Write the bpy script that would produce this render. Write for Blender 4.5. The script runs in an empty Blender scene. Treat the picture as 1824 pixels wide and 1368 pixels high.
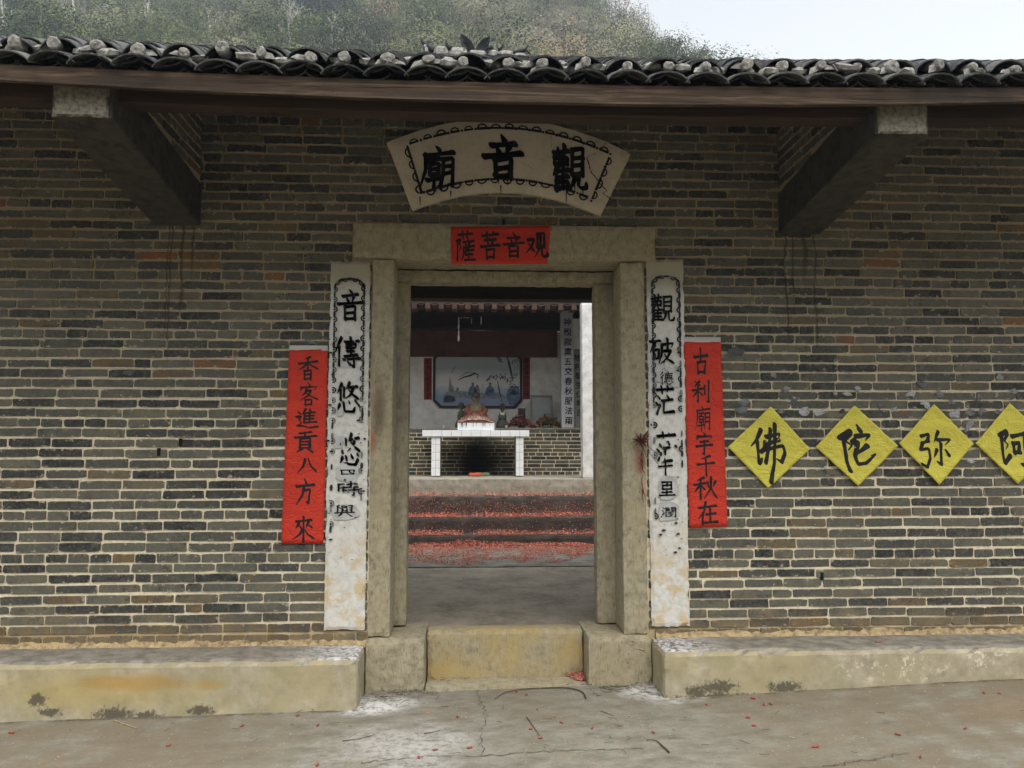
import bpy, math, random
import numpy as np
from mathutils import Vector, Matrix, noise as mnoise

R = math.radians
scene = bpy.context.scene
COL = scene.collection
rng = random.Random(11)

# ---------------------------------------------------------------- camera
CAM_F, CAM_LOC, CAM_YAW, CAM_PITCH = 1423.0, Vector((-0.2, -5.25, 1.5)), R(2.9), R(4.7)
cam = bpy.data.cameras.new('camera')
cam.sensor_width = 36.0
cam.lens = 36.0 * CAM_F / 1824.0
cam.clip_start, cam.clip_end = 0.05, 2000.0
cam_o = bpy.data.objects.new('camera', cam)
cam_o.location = CAM_LOC
cam_o.rotation_euler = (R(90) + CAM_PITCH, 0, -CAM_YAW)
COL.objects.link(cam_o)
scene.camera = cam_o

# ---------------------------------------------------------------- world, sun, exposure
SUN_EL, SUN_AZ = R(61), R(165)      # veiled sun high in front of the temple, a wide soft source
w = bpy.data.worlds.new('World'); scene.world = w; w.use_nodes = True
wn = w.node_tree; wn.nodes.clear()
sky = wn.nodes.new('ShaderNodeTexSky'); sky.sky_type = 'NISHITA'; sky.sun_disc = False
sky.sun_elevation = SUN_EL; sky.sun_rotation = SUN_AZ
sky.air_density = 1.0; sky.dust_density = 1.2; sky.ozone_density = 1.0
hs = wn.nodes.new('ShaderNodeHueSaturation'); hs.inputs['Saturation'].default_value = 0.04
bg = wn.nodes.new('ShaderNodeBackground'); bg.inputs['Strength'].default_value = 0.12
wo = wn.nodes.new('ShaderNodeOutputWorld')
wn.links.new(sky.outputs[0], hs.inputs['Color']); wn.links.new(hs.outputs[0], bg.inputs['Color'])
wn.links.new(bg.outputs[0], wo.inputs['Surface'])
sl = bpy.data.lights.new('sun', 'SUN'); sl.energy = 1.5; sl.angle = R(45); sl.color = (1, .93, .82)
so = bpy.data.objects.new('sun', sl); COL.objects.link(so)
sd = Vector((math.sin(SUN_AZ) * math.cos(SUN_EL), math.cos(SUN_AZ) * math.cos(SUN_EL), math.sin(SUN_EL)))
so.location = sd * 50
so.rotation_euler = sd.to_track_quat('Z', 'Y').to_euler()
vs = scene.view_settings
vs.view_transform = 'Standard'; vs.look = 'None'; vs.exposure = 1.38; vs.gamma = 1.0
scene.cycles.max_bounces = 8; scene.cycles.diffuse_bounces = 5; scene.cycles.volume_bounces = 1
scene.cycles.use_denoising = True

# ---------------------------------------------------------------- survey helper: a sight line met with an upright plane
_fw = Vector((math.sin(CAM_YAW) * math.cos(CAM_PITCH), math.cos(CAM_YAW) * math.cos(CAM_PITCH), math.sin(CAM_PITCH)))
_rt = Vector((math.cos(CAM_YAW), -math.sin(CAM_YAW), 0)); _up = _rt.cross(_fw)
def at(px, py, Y):
    d = _fw + _rt * ((px - 912) / CAM_F) + _up * ((684 - py) / CAM_F)
    return CAM_LOC + d * ((Y - CAM_LOC.y) / d.y)
def atz(px, py, Z):
    d = _fw + _rt * ((px - 912) / CAM_F) + _up * ((684 - py) / CAM_F)
    return CAM_LOC + d * ((Z - CAM_LOC.z) / d.z)

# ---------------------------------------------------------------- node helpers
class NT:
    def __init__(s, name, rough=0.85, spec=0.25):
        s.m = bpy.data.materials.new(name); s.m.use_nodes = True
        s.t = s.m.node_tree; s.n = s.t.nodes; s.l = s.t.links
        s.b = s.n['Principled BSDF']; s.b.inputs['Roughness'].default_value = rough
        s.b.inputs['Specular IOR Level'].default_value = spec
    def new(s, t, **k):
        n = s.n.new(t)
        for a, v in k.items(): setattr(n, a, v)
        return n
    def put(s, sock, v):
        if hasattr(v, 'is_output'): s.l.new(v, sock)
        elif isinstance(v, (tuple, list)) and len(v) == 3 and sock.type == 'RGBA': sock.default_value = (*v, 1)
        else: sock.default_value = v
    def pos(s): return s.new('ShaderNodeNewGeometry').outputs['Position']
    def obj(s): return s.new('ShaderNodeTexCoord').outputs['Object']
    def uv(s): return s.new('ShaderNodeTexCoord').outputs['UV']
    def attr(s, name): return s.new('ShaderNodeAttribute', attribute_name=name).outputs['Fac']
    def rand(s): return s.new('ShaderNodeObjectInfo').outputs['Random']
    def sc(s, v, sx, sy, sz, off=(0, 0, 0)):
        n = s.new('ShaderNodeMapping'); s.put(n.inputs['Vector'], v)
        n.inputs['Scale'].default_value = (sx, sy, sz); n.inputs['Location'].default_value = off
        return n.outputs[0]
    def noise(s, v, scale, detail=4, rough=.55, dist=0):
        n = s.new('ShaderNodeTexNoise'); s.put(n.inputs['Vector'], v)
        n.inputs['Scale'].default_value = scale; n.inputs['Detail'].default_value = detail
        n.inputs['Roughness'].default_value = rough; n.inputs['Distortion'].default_value = dist
        return n.outputs['Fac']
    def vor(s, v, scale, feature='F1', out='Distance', rnd=1):
        n = s.new('ShaderNodeTexVoronoi', feature=feature); s.put(n.inputs['Vector'], v)
        n.inputs['Scale'].default_value = scale; n.inputs['Randomness'].default_value = rnd
        return n.outputs[out]
    def math(s, op, a, b=0.0, c=None, clamp=False):
        n = s.new('ShaderNodeMath', operation=op, use_clamp=clamp)
        s.put(n.inputs[0], a); s.put(n.inputs[1], b)
        if c is not None: s.put(n.inputs[2], c)
        return n.outputs[0]
    def xyz(s, v):
        n = s.new('ShaderNodeSeparateXYZ'); s.put(n.inputs[0], v); return n.outputs
    def ss(s, v, a, b, to0=0., to1=1.):
        n = s.new('ShaderNodeMapRange', interpolation_type='SMOOTHSTEP'); s.put(n.inputs[0], v)
        n.inputs[1].default_value = a; n.inputs[2].default_value = b
        n.inputs[3].default_value = to0; n.inputs[4].default_value = to1
        return n.outputs[0]
    def ramp(s, f, stops, mode='LINEAR'):
        n = s.new('ShaderNodeValToRGB'); s.put(n.inputs[0], f); r = n.color_ramp; r.interpolation = mode
        while len(r.elements) < len(stops): r.elements.new(.5)
        for e, (p, c) in zip(r.elements, stops): e.position = p; e.color = (*c, 1)
        return n.outputs[0]
    def mix(s, f, a, b, mode='MIX'):
        n = s.new('ShaderNodeMix', data_type='RGBA', blend_type=mode)
        s.put(n.inputs[0], f); s.put(n.inputs[6], a); s.put(n.inputs[7], b); return n.outputs[2]
    def mul(s, a, b): return s.math('MULTIPLY', a, b)
    def add(s, a, b): return s.math('ADD', a, b)
    def blob(s, X, Z, cx, cz, rx, rz, nz, amp=.9, soft=.35):      # a stain with an uneven outline
        dx = s.math('DIVIDE', s.math('SUBTRACT', X, cx), rx); dz = s.math('DIVIDE', s.math('SUBTRACT', Z, cz), rz)
        d = s.math('SQRT', s.add(s.mul(dx, dx), s.mul(dz, dz)))
        d = s.add(d, s.mul(s.math('SUBTRACT', nz, .5), amp))
        return s.ss(d, 1.0, 1.0 - soft)
    def col(s, c): s.put(s.b.inputs['Base Color'], c)
    def bump(s, h, st=.3, d=.01):
        n = s.new('ShaderNodeBump'); n.inputs['Strength'].default_value = st; n.inputs['Distance'].default_value = d
        s.put(n.inputs['Height'], h); s.l.new(n.outputs[0], s.b.inputs['Normal'])

def simple(name, c, rough=.85, var=.25, scale=12, bump=.15, spec=.25, use='pos', hue=None, d=.004):
    t = NT(name, rough, spec); p = t.pos() if use == 'pos' else t.obj()
    n1 = t.noise(p, scale, 6); n2 = t.noise(p, scale * 7, 4)
    f = t.add(t.mul(n1, .65), t.mul(n2, .35))
    lo = tuple(max(0, x * (1 - var * 1.6)) for x in c); hi = tuple(min(1, x * (1 + var * 1.3)) for x in c)
    if hue: lo = hue
    t.col(t.ramp(f, [(.32, lo), (.5, c), (.72, hi)]))
    t.bump(f, bump, d)
    return t.m

# ---------------------------------------------------------------- mesh helpers
class MB:
    def __init__(s): s.v = []; s.f = []; s.uv = []; s.r = []
    def addv(s, vs_): i = len(s.v); s.v.extend([tuple(p) for p in vs_]); return i
    def face(s, idx, uv=None, r=0.): s.f.append(tuple(idx)); s.uv.append(uv); s.r.append(r)
    def box(s, x0, x1, y0, y1, z0, z1, r=0.):
        i = s.addv([(x0, y0, z0), (x1, y0, z0), (x1, y1, z0), (x0, y1, z0), (x0, y0, z1), (x1, y0, z1), (x1, y1, z1), (x0, y1, z1)])
        for q in ((0, 1, 5, 4), (1, 2, 6, 5), (2, 3, 7, 6), (3, 0, 4, 7), (4, 5, 6, 7), (3, 2, 1, 0)):
            s.face([i + k for k in q], r=r)
        return s
    def hexa(s, p, r=0.):                 # eight corners: bottom ring then top ring
        i = s.addv(p)
        for q in ((0, 1, 5, 4), (1, 2, 6, 5), (2, 3, 7, 6), (3, 0, 4, 7), (4, 5, 6, 7), (3, 2, 1, 0)):
            s.face([i + k for k in q], r=r)
        return s
    def tube(s, pts, rad, n=6, r=0., cap=True):
        pts = [Vector(p) for p in pts]; rings = []
        if not hasattr(rad, '__len__'): rad = [rad] * len(pts)
        for k, p in enumerate(pts):
            t = (pts[min(k + 1, len(pts) - 1)] - pts[max(k - 1, 0)]).normalized()
            a = t.cross(Vector((0, 0, 1)))
            if a.length < .05: a = t.cross(Vector((0, 1, 0)))
            a.normalize(); b = t.cross(a)
            rings.append(s.addv([p + (a * math.cos(2 * math.pi * j / n) + b * math.sin(2 * math.pi * j / n)) * rad[k] for j in range(n)]))
        for k in range(len(pts) - 1):
            for j in range(n):
                s.face([rings[k] + j, rings[k] + (j + 1) % n, rings[k + 1] + (j + 1) % n, rings[k + 1] + j], r=r)
        if cap:
            s.face([rings[0] + j for j in reversed(range(n))], r=r); s.face([rings[-1] + j for j in range(n)], r=r)
        return s
    def lathe(s, prof, cx, cy, n=20, sx=1., sy=1., r=0.):
        rings = [s.addv([(cx + rr * sx * math.cos(2 * math.pi * j / n), cy + rr * sy * math.sin(2 * math.pi * j / n), z) for j in range(n)]) for rr, z in prof]
        for k in range(len(prof) - 1):
            for j in range(n):
                s.face([rings[k] + j, rings[k] + (j + 1) % n, rings[k + 1] + (j + 1) % n, rings[k + 1] + j], r=r)
        s.face([rings[0] + j for j in reversed(range(n))], r=r); s.face([rings[-1] + j for j in range(n)], r=r)
        return s
    def rough(s, x0, x1, y0, y1, z0, z1, step=.05, amp=.004, edge=.008, seed=0, r=0.):
        """a box whose faces wander and whose edges are worn and chipped"""
        nx, ny, nz = (max(1, int(round((b - a) / step))) for a, b in ((x0, x1), (y0, y1), (z0, z1)))
        nx, ny, nz = min(nx, 90), min(ny, 30), min(nz, 90)
        ids = {}
        def V(i, j, k):
            q = (i, j, k)
            if q in ids: return ids[q]
            p = Vector((x0 + (x1 - x0) * i / nx, y0 + (y1 - y0) * j / ny, z0 + (z1 - z0) * k / nz))
            ext = (i in (0, nx)) + (j in (0, ny)) + (k in (0, nz))
            nv = mnoise.noise_vector(p * 7 + Vector((seed * 3.1, seed, -seed))); p2 = p + nv * amp
            if ext >= 2:
                e = edge * (.5 + 1.6 * abs(mnoise.noise(p * 16 + Vector((seed, 5, seed)))))
                if i in (0, nx): p2.x += e * (1 if i == 0 else -1)
                if j in (0, ny): p2.y += e * (1 if j == 0 else -1)
                if k in (0, nz): p2.z += e * (1 if k == 0 else -1)
            ids[q] = s.addv([p2]); return ids[q]
        for i in range(nx):
            for k in range(nz):
                s.face([V(i, 0, k), V(i + 1, 0, k), V(i + 1, 0, k + 1), V(i, 0, k + 1)], r=r)
                s.face([V(i + 1, ny, k), V(i, ny, k), V(i, ny, k + 1), V(i + 1, ny, k + 1)], r=r)
        for j in range(ny):
            for k in range(nz):
                s.face([V(0, j + 1, k), V(0, j, k), V(0, j, k + 1), V(0, j + 1, k + 1)], r=r)
                s.face([V(nx, j, k), V(nx, j + 1, k), V(nx, j + 1, k + 1), V(nx, j, k + 1)], r=r)
        for i in range(nx):
            for j in range(ny):
                s.face([V(i, j, nz), V(i + 1, j, nz), V(i + 1, j + 1, nz), V(i, j + 1, nz)], r=r)
                s.face([V(i, j + 1, 0), V(i + 1, j + 1, 0), V(i + 1, j, 0), V(i, j, 0)], r=r)
        return s
    def merge(s, o, M=None, r=None):
        i = s.addv(o.v if M is None else [M @ Vector(p) for p in o.v])
        for f, u, q in zip(o.f, o.uv, o.r): s.face([i + k for k in f], u, q if r is None else r)
    def mesh(s, name, mat, smooth=False):
        m = bpy.data.meshes.new(name)
        m.from_pydata(s.v, [], s.f)
        if any(u is not None for u in s.uv):
            l = m.uv_layers.new(name='UVMap'); flat = []
            for f, u in zip(s.f, s.uv):
                for k in range(len(f)): flat.extend(u[k] if u else (0.5, 0.5))
            l.data.foreach_set('uv', flat)
        a = m.attributes.new('rnd', 'FLOAT', 'FACE'); a.data.foreach_set('value', [float(x) for x in s.r])
        if mat: m.materials.append(mat)
        if smooth: m.polygons.foreach_set('use_smooth', [True] * len(m.polygons))
        m.update(); return m

WL = {}
def thing(name, label, cat, loc=(0, 0, 0), group=None):
    o = bpy.data.objects.new(name, None); COL.objects.link(o); o.location = loc; o.empty_display_size = .1
    WL[o.name] = Vector(loc); tag(o, label, cat, group); return o
def tag(o, label=None, cat=None, group=None, kind=None):
    if label: o['label'] = label
    if cat: o['category'] = cat
    if group: o['group'] = group
    if kind: o['kind'] = kind
    return o
def ob(name, mb, mat, parent=None, smooth=False, kind=None, data=None, loc=None, rot=None, scale=None):
    """links ONE mesh object; mesh coordinates are world coordinates unless loc is given"""
    me = data or mb.mesh(name, mat, smooth)
    o = bpy.data.objects.new(name, me); COL.objects.link(o)
    wl = Vector(loc) if loc is not None else Vector((0, 0, 0))
    WL[o.name] = wl
    if parent is not None: o.parent = parent; o.location = wl - WL[parent.name]
    else: o.location = wl
    if rot is not None: o.rotation_euler = rot
    if scale is not None: o.scale = scale
    if kind: o['kind'] = kind
    return o
def bevel(o, w_=.006, seg=2):
    b = o.modifiers.new('bevel', 'BEVEL'); b.width = w_; b.segments = seg; b.limit_method = 'ANGLE'; return o

# ---------------------------------------------------------------- materials
def drips(t, X, Z, nz):
    """dark water streaks that run down the wall below the two concrete brackets"""
    f = None
    for cx, wd, z0, z1 in ((-2.17, .012, 1.95, 3.0), (-2.10, .02, 2.25, 3.0), (-2.19, .009, 2.1, 3.0), (-2.03, .02, 2.5, 3.0), (1.93, .016, 2.1, 2.98), (1.98, .012, 2.3, 2.98), (2.13, .016, 2.05, 2.98), (2.06, .03, 2.55, 2.98)):
        d = t.math('ABSOLUTE', t.math('SUBTRACT', t.add(X, t.mul(t.math('SUBTRACT', nz, .5), .07)), cx))
        g = t.mul(t.ss(d, wd * .8, wd * .15), t.mul(t.ss(Z, z0, z0 + .3), t.ss(Z, z1 + .05, z1)))
        f = g if f is None else t.math('MAXIMUM', f, g)
    return f

def mat_brick(name='grey_brick', soot=None):
    t = NT(name, .9, .2); p = t.pos(); x, y, z = t.xyz(p)
    r = t.math('FRACT', t.add(t.attr('rnd'), t.rand()))
    r2 = t.math('FRACT', t.mul(r, 37.7))
    base = t.ramp(r, [(0, (.022, .024, .025)), (.24, (.042, .044, .043)), (.36, (.080, .081, .068)), (.62, (.122, .120, .092)), (.93, (.145, .135, .098)), (.965, (.145, .105, .056)), (.992, (.17, .110, .052)), (.998, (.23, .095, .040))])
    n1 = t.noise(p, 9, 6, .6); n2 = t.noise(p, 55, 5, .65); n3 = t.noise(p, 240, 2)
    c = t.mix(t.ss(n1, .38, .7), base, t.mix(.75, base, (.075, .075, .070)))
    c = t.mix(t.mul(t.ss(n2, .44, .66), .6), c, t.mix(.5, c, (.20, .18, .13)))
    c = t.mix(t.mul(t.ss(n1, .6, .74), t.ss(r2, .55, .8)), c, (.16, .10, .045))
    # mortar smeared over the brick edges
    u, v, _ = t.xyz(t.uv())
    du = t.mul(t.math('MINIMUM', u, t.math('SUBTRACT', 1., u)), .24); dv = t.mul(t.math('MINIMUM', v, t.math('SUBTRACT', 1., v)), .055)
    e = t.math('MINIMUM', du, dv)
    sm = t.noise(p, 26, 5, .7)
    lap = t.ss(t.math('SUBTRACT', e, t.mul(t.ss(sm, .53, .76), .030)), .0006, -.0014)
    c = t.mix(t.mul(lap, .85), c, (.38, .33, .245))
    c = t.mix(t.mul(t.ss(t.noise(p, 33, 6, .75), .40, .30), .75), c, t.mix(.25, (.018, .018, .018), c))
    ck = t.math('ABSOLUTE', t.math('SUBTRACT', t.noise(p, 7.5, 5, .65, .6), .5))
    c = t.mix(t.mul(t.mul(t.ss(ck, .010, .003), t.ss(t.noise(p, 2.6, 3), .50, .60)), .9), c, (.012, .012, .011))
    # lime specks, denser low on the wall
    sp = t.noise(p, 90, 2, .5)
    c = t.mix(t.mul(t.ss(sp, .70, .76), t.ss(z, 2.4, .6, .25, .8)), c, (.48, .46, .42))
    # damp ochre staining along the foot
    c = t.mix(t.mul(t.ss(t.add(z, t.mul(n1, .5)), .75, .5), .55), c, (.26, .175, .075))
    c = t.mix(t.mul(drips(t, x, z, t.noise(p, 5, 5)), .6), c, (.018, .017, .016))
    if soot: c = t.mix(t.mul(t.blob(x, z, *soot, n1, .6, .8), .97), c, (.006, .006, .007))
    t.col(c); t.bump(t.add(t.mul(n2, .7), t.mul(n3, .3)), .55, .004)
    return t.m
def mat_mortar(name='lime_mortar', soot=None):
    t = NT(name, .95, .15); p = t.pos(); x, y, z = t.xyz(p)
    n1 = t.noise(p, 4, 5); n2 = t.noise(p, 40, 6, .7); n3 = t.noise(p, 180, 3)
    c = t.ramp(n2, [(.26, (.24, .185, .11)), (.36, (.60, .51, .355)), (.54, (.75, .665, .49)), (.8, (.80, .73, .58))])
    c = t.mix(t.mul(t.ss(t.add(z, t.mul(n1, .6)), 1.7, 3.0), .75), c, (.22, .155, .09))     # mixed darker and browner higher up
    c = t.mix(t.mul(t.ss(t.add(z, t.mul(n1, .3)), .62, .45), .8), c, (.36, .25, .12))
    c = t.mix(t.mul(drips(t, x, z, t.noise(p, 5, 5)), .65), c, (.04, .034, .028))
    c = t.mix(t.mul(t.ss(n2, .36, .27), .8), c, (.05, .045, .04))
    if soot: c = t.mix(t.mul(t.blob(x, z, *soot, n1, .6, .8), .97), c, (.006, .006, .007))
    t.col(c); t.bump(t.add(n2, t.mul(n3, .5)), .9, .006)
    return t.m
def mat_stone(name='door_stone', warm=0.):
    t = NT(name, .85, .25); p = t.pos(); x, y, z = t.xyz(p)
    n1 = t.noise(p, 2.3, 6, .6); n2 = t.noise(p, 24, 6, .65); n3 = t.noise(p, 130, 3)
    c = t.ramp(n2, [(.3, (.21, .185, .135)), (.5, (.335, .295, .20)), (.72, (.405, .37, .27))])
    c = t.mix(t.ss(n1, .42, .68), c, t.mix(.4, c, (.34, .27, .15)))
    c = t.mix(t.mul(t.ss(n1, .40, .30), .5), c, (.15, .14, .11))
    c = t.mix(t.mul(t.ss(n3, .62, .72), .35), c, (.08, .07, .055))
    c = t.mix(t.mul(t.ss(t.vor(p, 34), .10, .05), t.mul(t.ss(n2, .45, .6), .7)), c, (.07, .06, .05))
    mp = t.new('ShaderNodeMapping'); t.put(mp.inputs['Vector'], p); mp.inputs['Rotation'].default_value = (0, .7, 0); mp.inputs['Scale'].default_value = (95, 60, 22)
    ch = t.noise(mp.outputs[0], 1.0, 3, .6)
    c = t.mix(t.mul(t.ss(ch, .58, .70), .55), c, (.10, .085, .06)); c = t.mix(t.mul(t.ss(ch, .40, .30), .35), c, (.46, .44, .37))
    if warm: c = t.mix(t.mul(t.ss(n1, .3, .6), warm), c, (.42, .31, .12))
    # soot and rust smear on the left post where incense has burnt
    s_ = t.mul(t.blob(x, z, -.80, 1.75, .07, .28, n1, .5, .8), .7)
    c = t.mix(s_, c, (.10, .065, .04))
    c = t.mix(t.mul(t.blob(x, z, -.84, 1.55, .035, .12, n1, .5, .8), .7), c, (.30, .09, .04))
    c = t.mix(t.mul(t.blob(x, z, .90, 1.42, .05, .13, n1, .5, .8), .6), c, (.26, .09, .05))
    t.col(c); t.bump(t.add(t.add(n2, t.mul(n3, .6)), t.mul(t.ss(ch, .68, .5), .8)), .5, .005)
    return t.m
def mat_render():
    """cement render of the two low ledges with ochre water stains, mould and lime bloom"""
    t = NT('ledge_render', .9, .2); p = t.pos(); x, y, z = t.xyz(p)
    n1 = t.noise(p, 1.8, 6, .6); n2 = t.noise(p, 13, 6, .65); n3 = t.noise(p, 110, 3); n4 = t.noise(p, 5, 5, .6)
    c = t.ramp(n2, [(.3, (.27, .235, .165)), (.5, (.35, .31, .22)), (.7, (.41, .375, .285))])
    c = t.mix(t.mul(t.ss(n1, .42, .66), .6), c, (.38, .32, .17))
    c = t.mix(t.mul(t.ss(n4, .50, .64), .5), c, (.30, .27, .15)); c = t.mix(t.mul(t.ss(n4, .44, .32), .55), c, (.50, .43, .31)); c = t.mix(t.mul(t.ss(t.noise(p, 9, 7, .75), .56, .68), .4), c, (.20, .17, .10))
    c = t.mix(t.mul(t.blob(x, z, -2.35, .10, .95, .14, n4, .9, .9), .55), c, (.40, .31, .11))
    for cx, cz, rx, rz in ((-2.33, .155, .20, .06), (-2.02, .145, .22, .07), (-1.72, .135, .15, .05)):
        c = t.mix(t.mul(t.blob(x, z, cx, cz, rx, rz, n4, 1.4, .7), .68), c, (.36, .22, .06))
    m = None
    for cx, cz, rx, rz in ((-2.70, .06, .06, .045), (-2.62, -.01, .08, .03), (-2.26, -.03, .13, .05), (-2.07, -.035, .08, .03), (-1.77, -.015, .10, .035), (1.30, .075, .13, .05), (1.15, .05, .08, .04), (1.70, .065, .12, .045), (1.35, .02, .4, .02)):
        g = t.blob(x, z, cx, cz, rx, rz, t.noise(p, 45, 6, .75), 3.0, .5); m = g if m is None else t.math('MAXIMUM', m, g)
    c = t.mix(t.mul(m, .85), c, (.075, .065, .045))
    bl = t.mul(t.ss(t.noise(p, 20, 6, .75), .53, .62), t.math('MAXIMUM', t.blob(x, z, 2.35, .17, .62, .13, n4, 1.0, .7), t.blob(x, z, 3.0, .20, .3, .11, n4, 1.0, .7)))
    c = t.mix(t.mul(bl, .9), c, (.62, .57, .44))
    topm = t.ss(t.xyz(t.new('ShaderNodeNewGeometry').outputs['Normal'])[2], .5, .8)
    c = t.mix(topm, c, t.mix(t.ss(n2, .35, .65), (.15, .135, .11), (.26, .24, .20)))
    # white ash blown on to the ends of the ledge tops
    ash = t.mul(t.ss(t.math('ABSOLUTE', t.math('SUBTRACT', x, .04)), 1.45, .90), t.ss(t.noise(p, 30, 5, .7), .40, .58))
    c = t.mix(t.mul(t.mul(ash, topm), .9), c, (.62, .62, .64))
    t.col(c); t.bump(t.add(n2, t.mul(n3, .5)), .35, .006)
    return t.m
def mat_ground():
    t = NT('courtyard_cement', .92, .2); p = t.pos(); x, y, z = t.xyz(p)
    n1 = t.noise(p, .9, 6, .6); n2 = t.noise(t.sc(p, 3, 5, 3), 1.9, 9, .72); n3 = t.noise(p, 60, 4, .6); n4 = t.noise(p, 4.5, 6, .65)
    c = t.ramp(n2, [(.26, (.10, .092, .07)), (.42, (.175, .166, .134)), (.58, (.235, .226, .188)), (.78, (.29, .277, .23))])
    c = t.mix(t.mul(t.ss(n1, .48, .66), .5), c, (.17, .138, .092))
    c = t.mix(t.mul(t.ss(t.math('ABSOLUTE', t.math('SUBTRACT', x, .15)), .55, 2.0), t.mul(t.ss(n4, .32, .56), .75)), c, (.17, .138, .092))
    c = t.mix(t.mul(t.ss(n3, .56, .70), .55), c, (.13, .12, .095))
    c = t.mix(t.mul(t.ss(t.noise(p, 62, 3, .6), .67, .72), .6), c, (.60, .58, .53))
    ash = t.math('MAXIMUM', t.blob(x, y, -.78, -.33, .34, .26, n4, 1.2, .8), t.blob(x, y, 1.0, -.22, .36, .30, n4, 1.2, .8))
    ash = t.math('MAXIMUM', ash, t.mul(t.blob(x, y, -.55, -1.0, .5, .5, n4, 1.6, .8), .45))
    ash = t.mul(ash, t.ss(t.noise(p, 24, 6, .75), .36, .56))
    c = t.mix(t.mul(ash, .9), c, (.62, .62, .63))
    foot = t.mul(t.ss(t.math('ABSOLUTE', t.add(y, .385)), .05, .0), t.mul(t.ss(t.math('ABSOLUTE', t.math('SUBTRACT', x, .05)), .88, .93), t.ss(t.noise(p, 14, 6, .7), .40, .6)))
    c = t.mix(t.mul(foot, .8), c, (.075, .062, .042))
    c = t.mix(t.mul(t.blob(x, y, 2.9, -.9, .7, .3, n4, 1.2, .8), .3), c, (.24, .15, .09))
    t.col(c); t.bump(t.add(t.mul(n2, 1.), t.add(t.mul(n4, .6), t.mul(n3, .5))), .5, .012)
    return t.m
def mat_plaster():
    t = NT('white_plaster', .9, .2); p = t.pos(); x, y, z = t.xyz(p)
    n1 = t.noise(p, 3.5, 6, .6); n2 = t.noise(p, 28, 6, .7); n3 = t.noise(p, 12, 5, .6)
    c = t.ramp(n2, [(.3, (.47, .45, .41)), (.5, (.62, .605, .565)), (.7, (.68, .665, .63))])
    lowm = t.ss(t.add(z, t.mul(n1, .7)), 1.55, .95)
    c = t.mix(t.mul(lowm, t.mul(t.ss(n3, .42, .62), .85)), c, (.55, .42, .22))
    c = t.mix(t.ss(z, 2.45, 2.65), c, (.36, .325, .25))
    c = t.mix(t.mul(t.ss(t.noise(p, 45, 4, .7), .66, .72), .6), c, (.12, .115, .11))
    c = t.mix(t.mul(t.ss(n1, .60, .72), .45), c, (.40, .39, .38))
    t.col(c); t.bump(t.add(n2, t.mul(n3, .8)), .5, .006)
    return t.m
def mat_wood(name, dark, mid, light, sx=.8):
    t = NT(name, .8, .25); p = t.sc(t.pos(), sx, 14, 26)
    n1 = t.noise(p, 2.2, 6, .65, .6); n2 = t.noise(t.pos(), 1.7, 5, .6); n3 = t.noise(p, 9, 3)
    c = t.ramp(t.add(t.mul(n1, .75), t.mul(n3, .25)), [(.30, dark), (.5, mid), (.72, light)])
    c = t.mix(t.mul(t.ss(n2, .5, .68), .7), c, dark)
    q = t.noise(t.sc(t.pos(), sx * 1.6, 20, 120), 1.0, 4, .6, .4); c = t.mix(t.mul(t.ss(q, .60, .66), .85), c, (.008, .006, .005))
    kn = t.ss(t.vor(t.sc(t.pos(), 1.1, 1, 9), 1.6), .10, .05); c = t.mix(t.mul(kn, .8), c, (.02, .012, .008))
    c = t.mix(t.mul(t.ss(t.noise(t.sc(t.pos(), 2, 5, 30), 1.5, 5, .7), .58, .7), .45), c, light)
    t.col(c); t.bump(t.add(n1, t.mul(t.ss(q, .66, .58), .8)), .5, .005); return t.m
def mat_paper(name, c, lo):
    t = NT(name, .7, .3); p = t.pos()
    n = t.noise(t.sc(p, 1, 1, 5), 2.5, 4); n2 = t.noise(p, 120, 2)
    t.col(t.mix(t.ss(n, .35, .7), c, lo)); t.bump(t.add(n, t.mul(n2, .15)), .25, .01); return t.m
def mat_paper_creased(name, c, lo):
    t = NT(name, .65, .3); p = t.pos()
    n = t.noise(t.sc(p, 1, 1, 5), 2.5, 4)
    w1 = t.math('ABSOLUTE', t.math('SUBTRACT', t.noise(t.sc(p, 7, 1, 13), 1.0, 3, .5, 1.2), .5)); w2 = t.math('ABSOLUTE', t.math('SUBTRACT', t.noise(t.sc(p, 16, 1, 9), 1.0, 3, .5, 1.5), .5))
    wr = t.add(t.ss(w1, 0, .06), t.mul(t.ss(w2, 0, .05), .6))
    t.col(t.mix(t.ss(n, .35, .7), c, lo)); t.bump(wr, .55, .006); return t.m
def mat_ramp(name, stops, rough=.85, mode='LINEAR', spec=.2, noise_=.25):
    """colour picked per face or per copy from a short range"""
    t = NT(name, rough, spec); r = t.math('FRACT', t.add(t.attr('rnd'), t.rand())); c = t.ramp(r, stops, mode)
    n = t.noise(t.pos(), 20, 5); c = t.mix(t.mul(t.ss(n, .35, .7), noise_), c, (.05, .05, .05)); t.col(c); t.bump(n, .25, .004); return t.m

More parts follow.
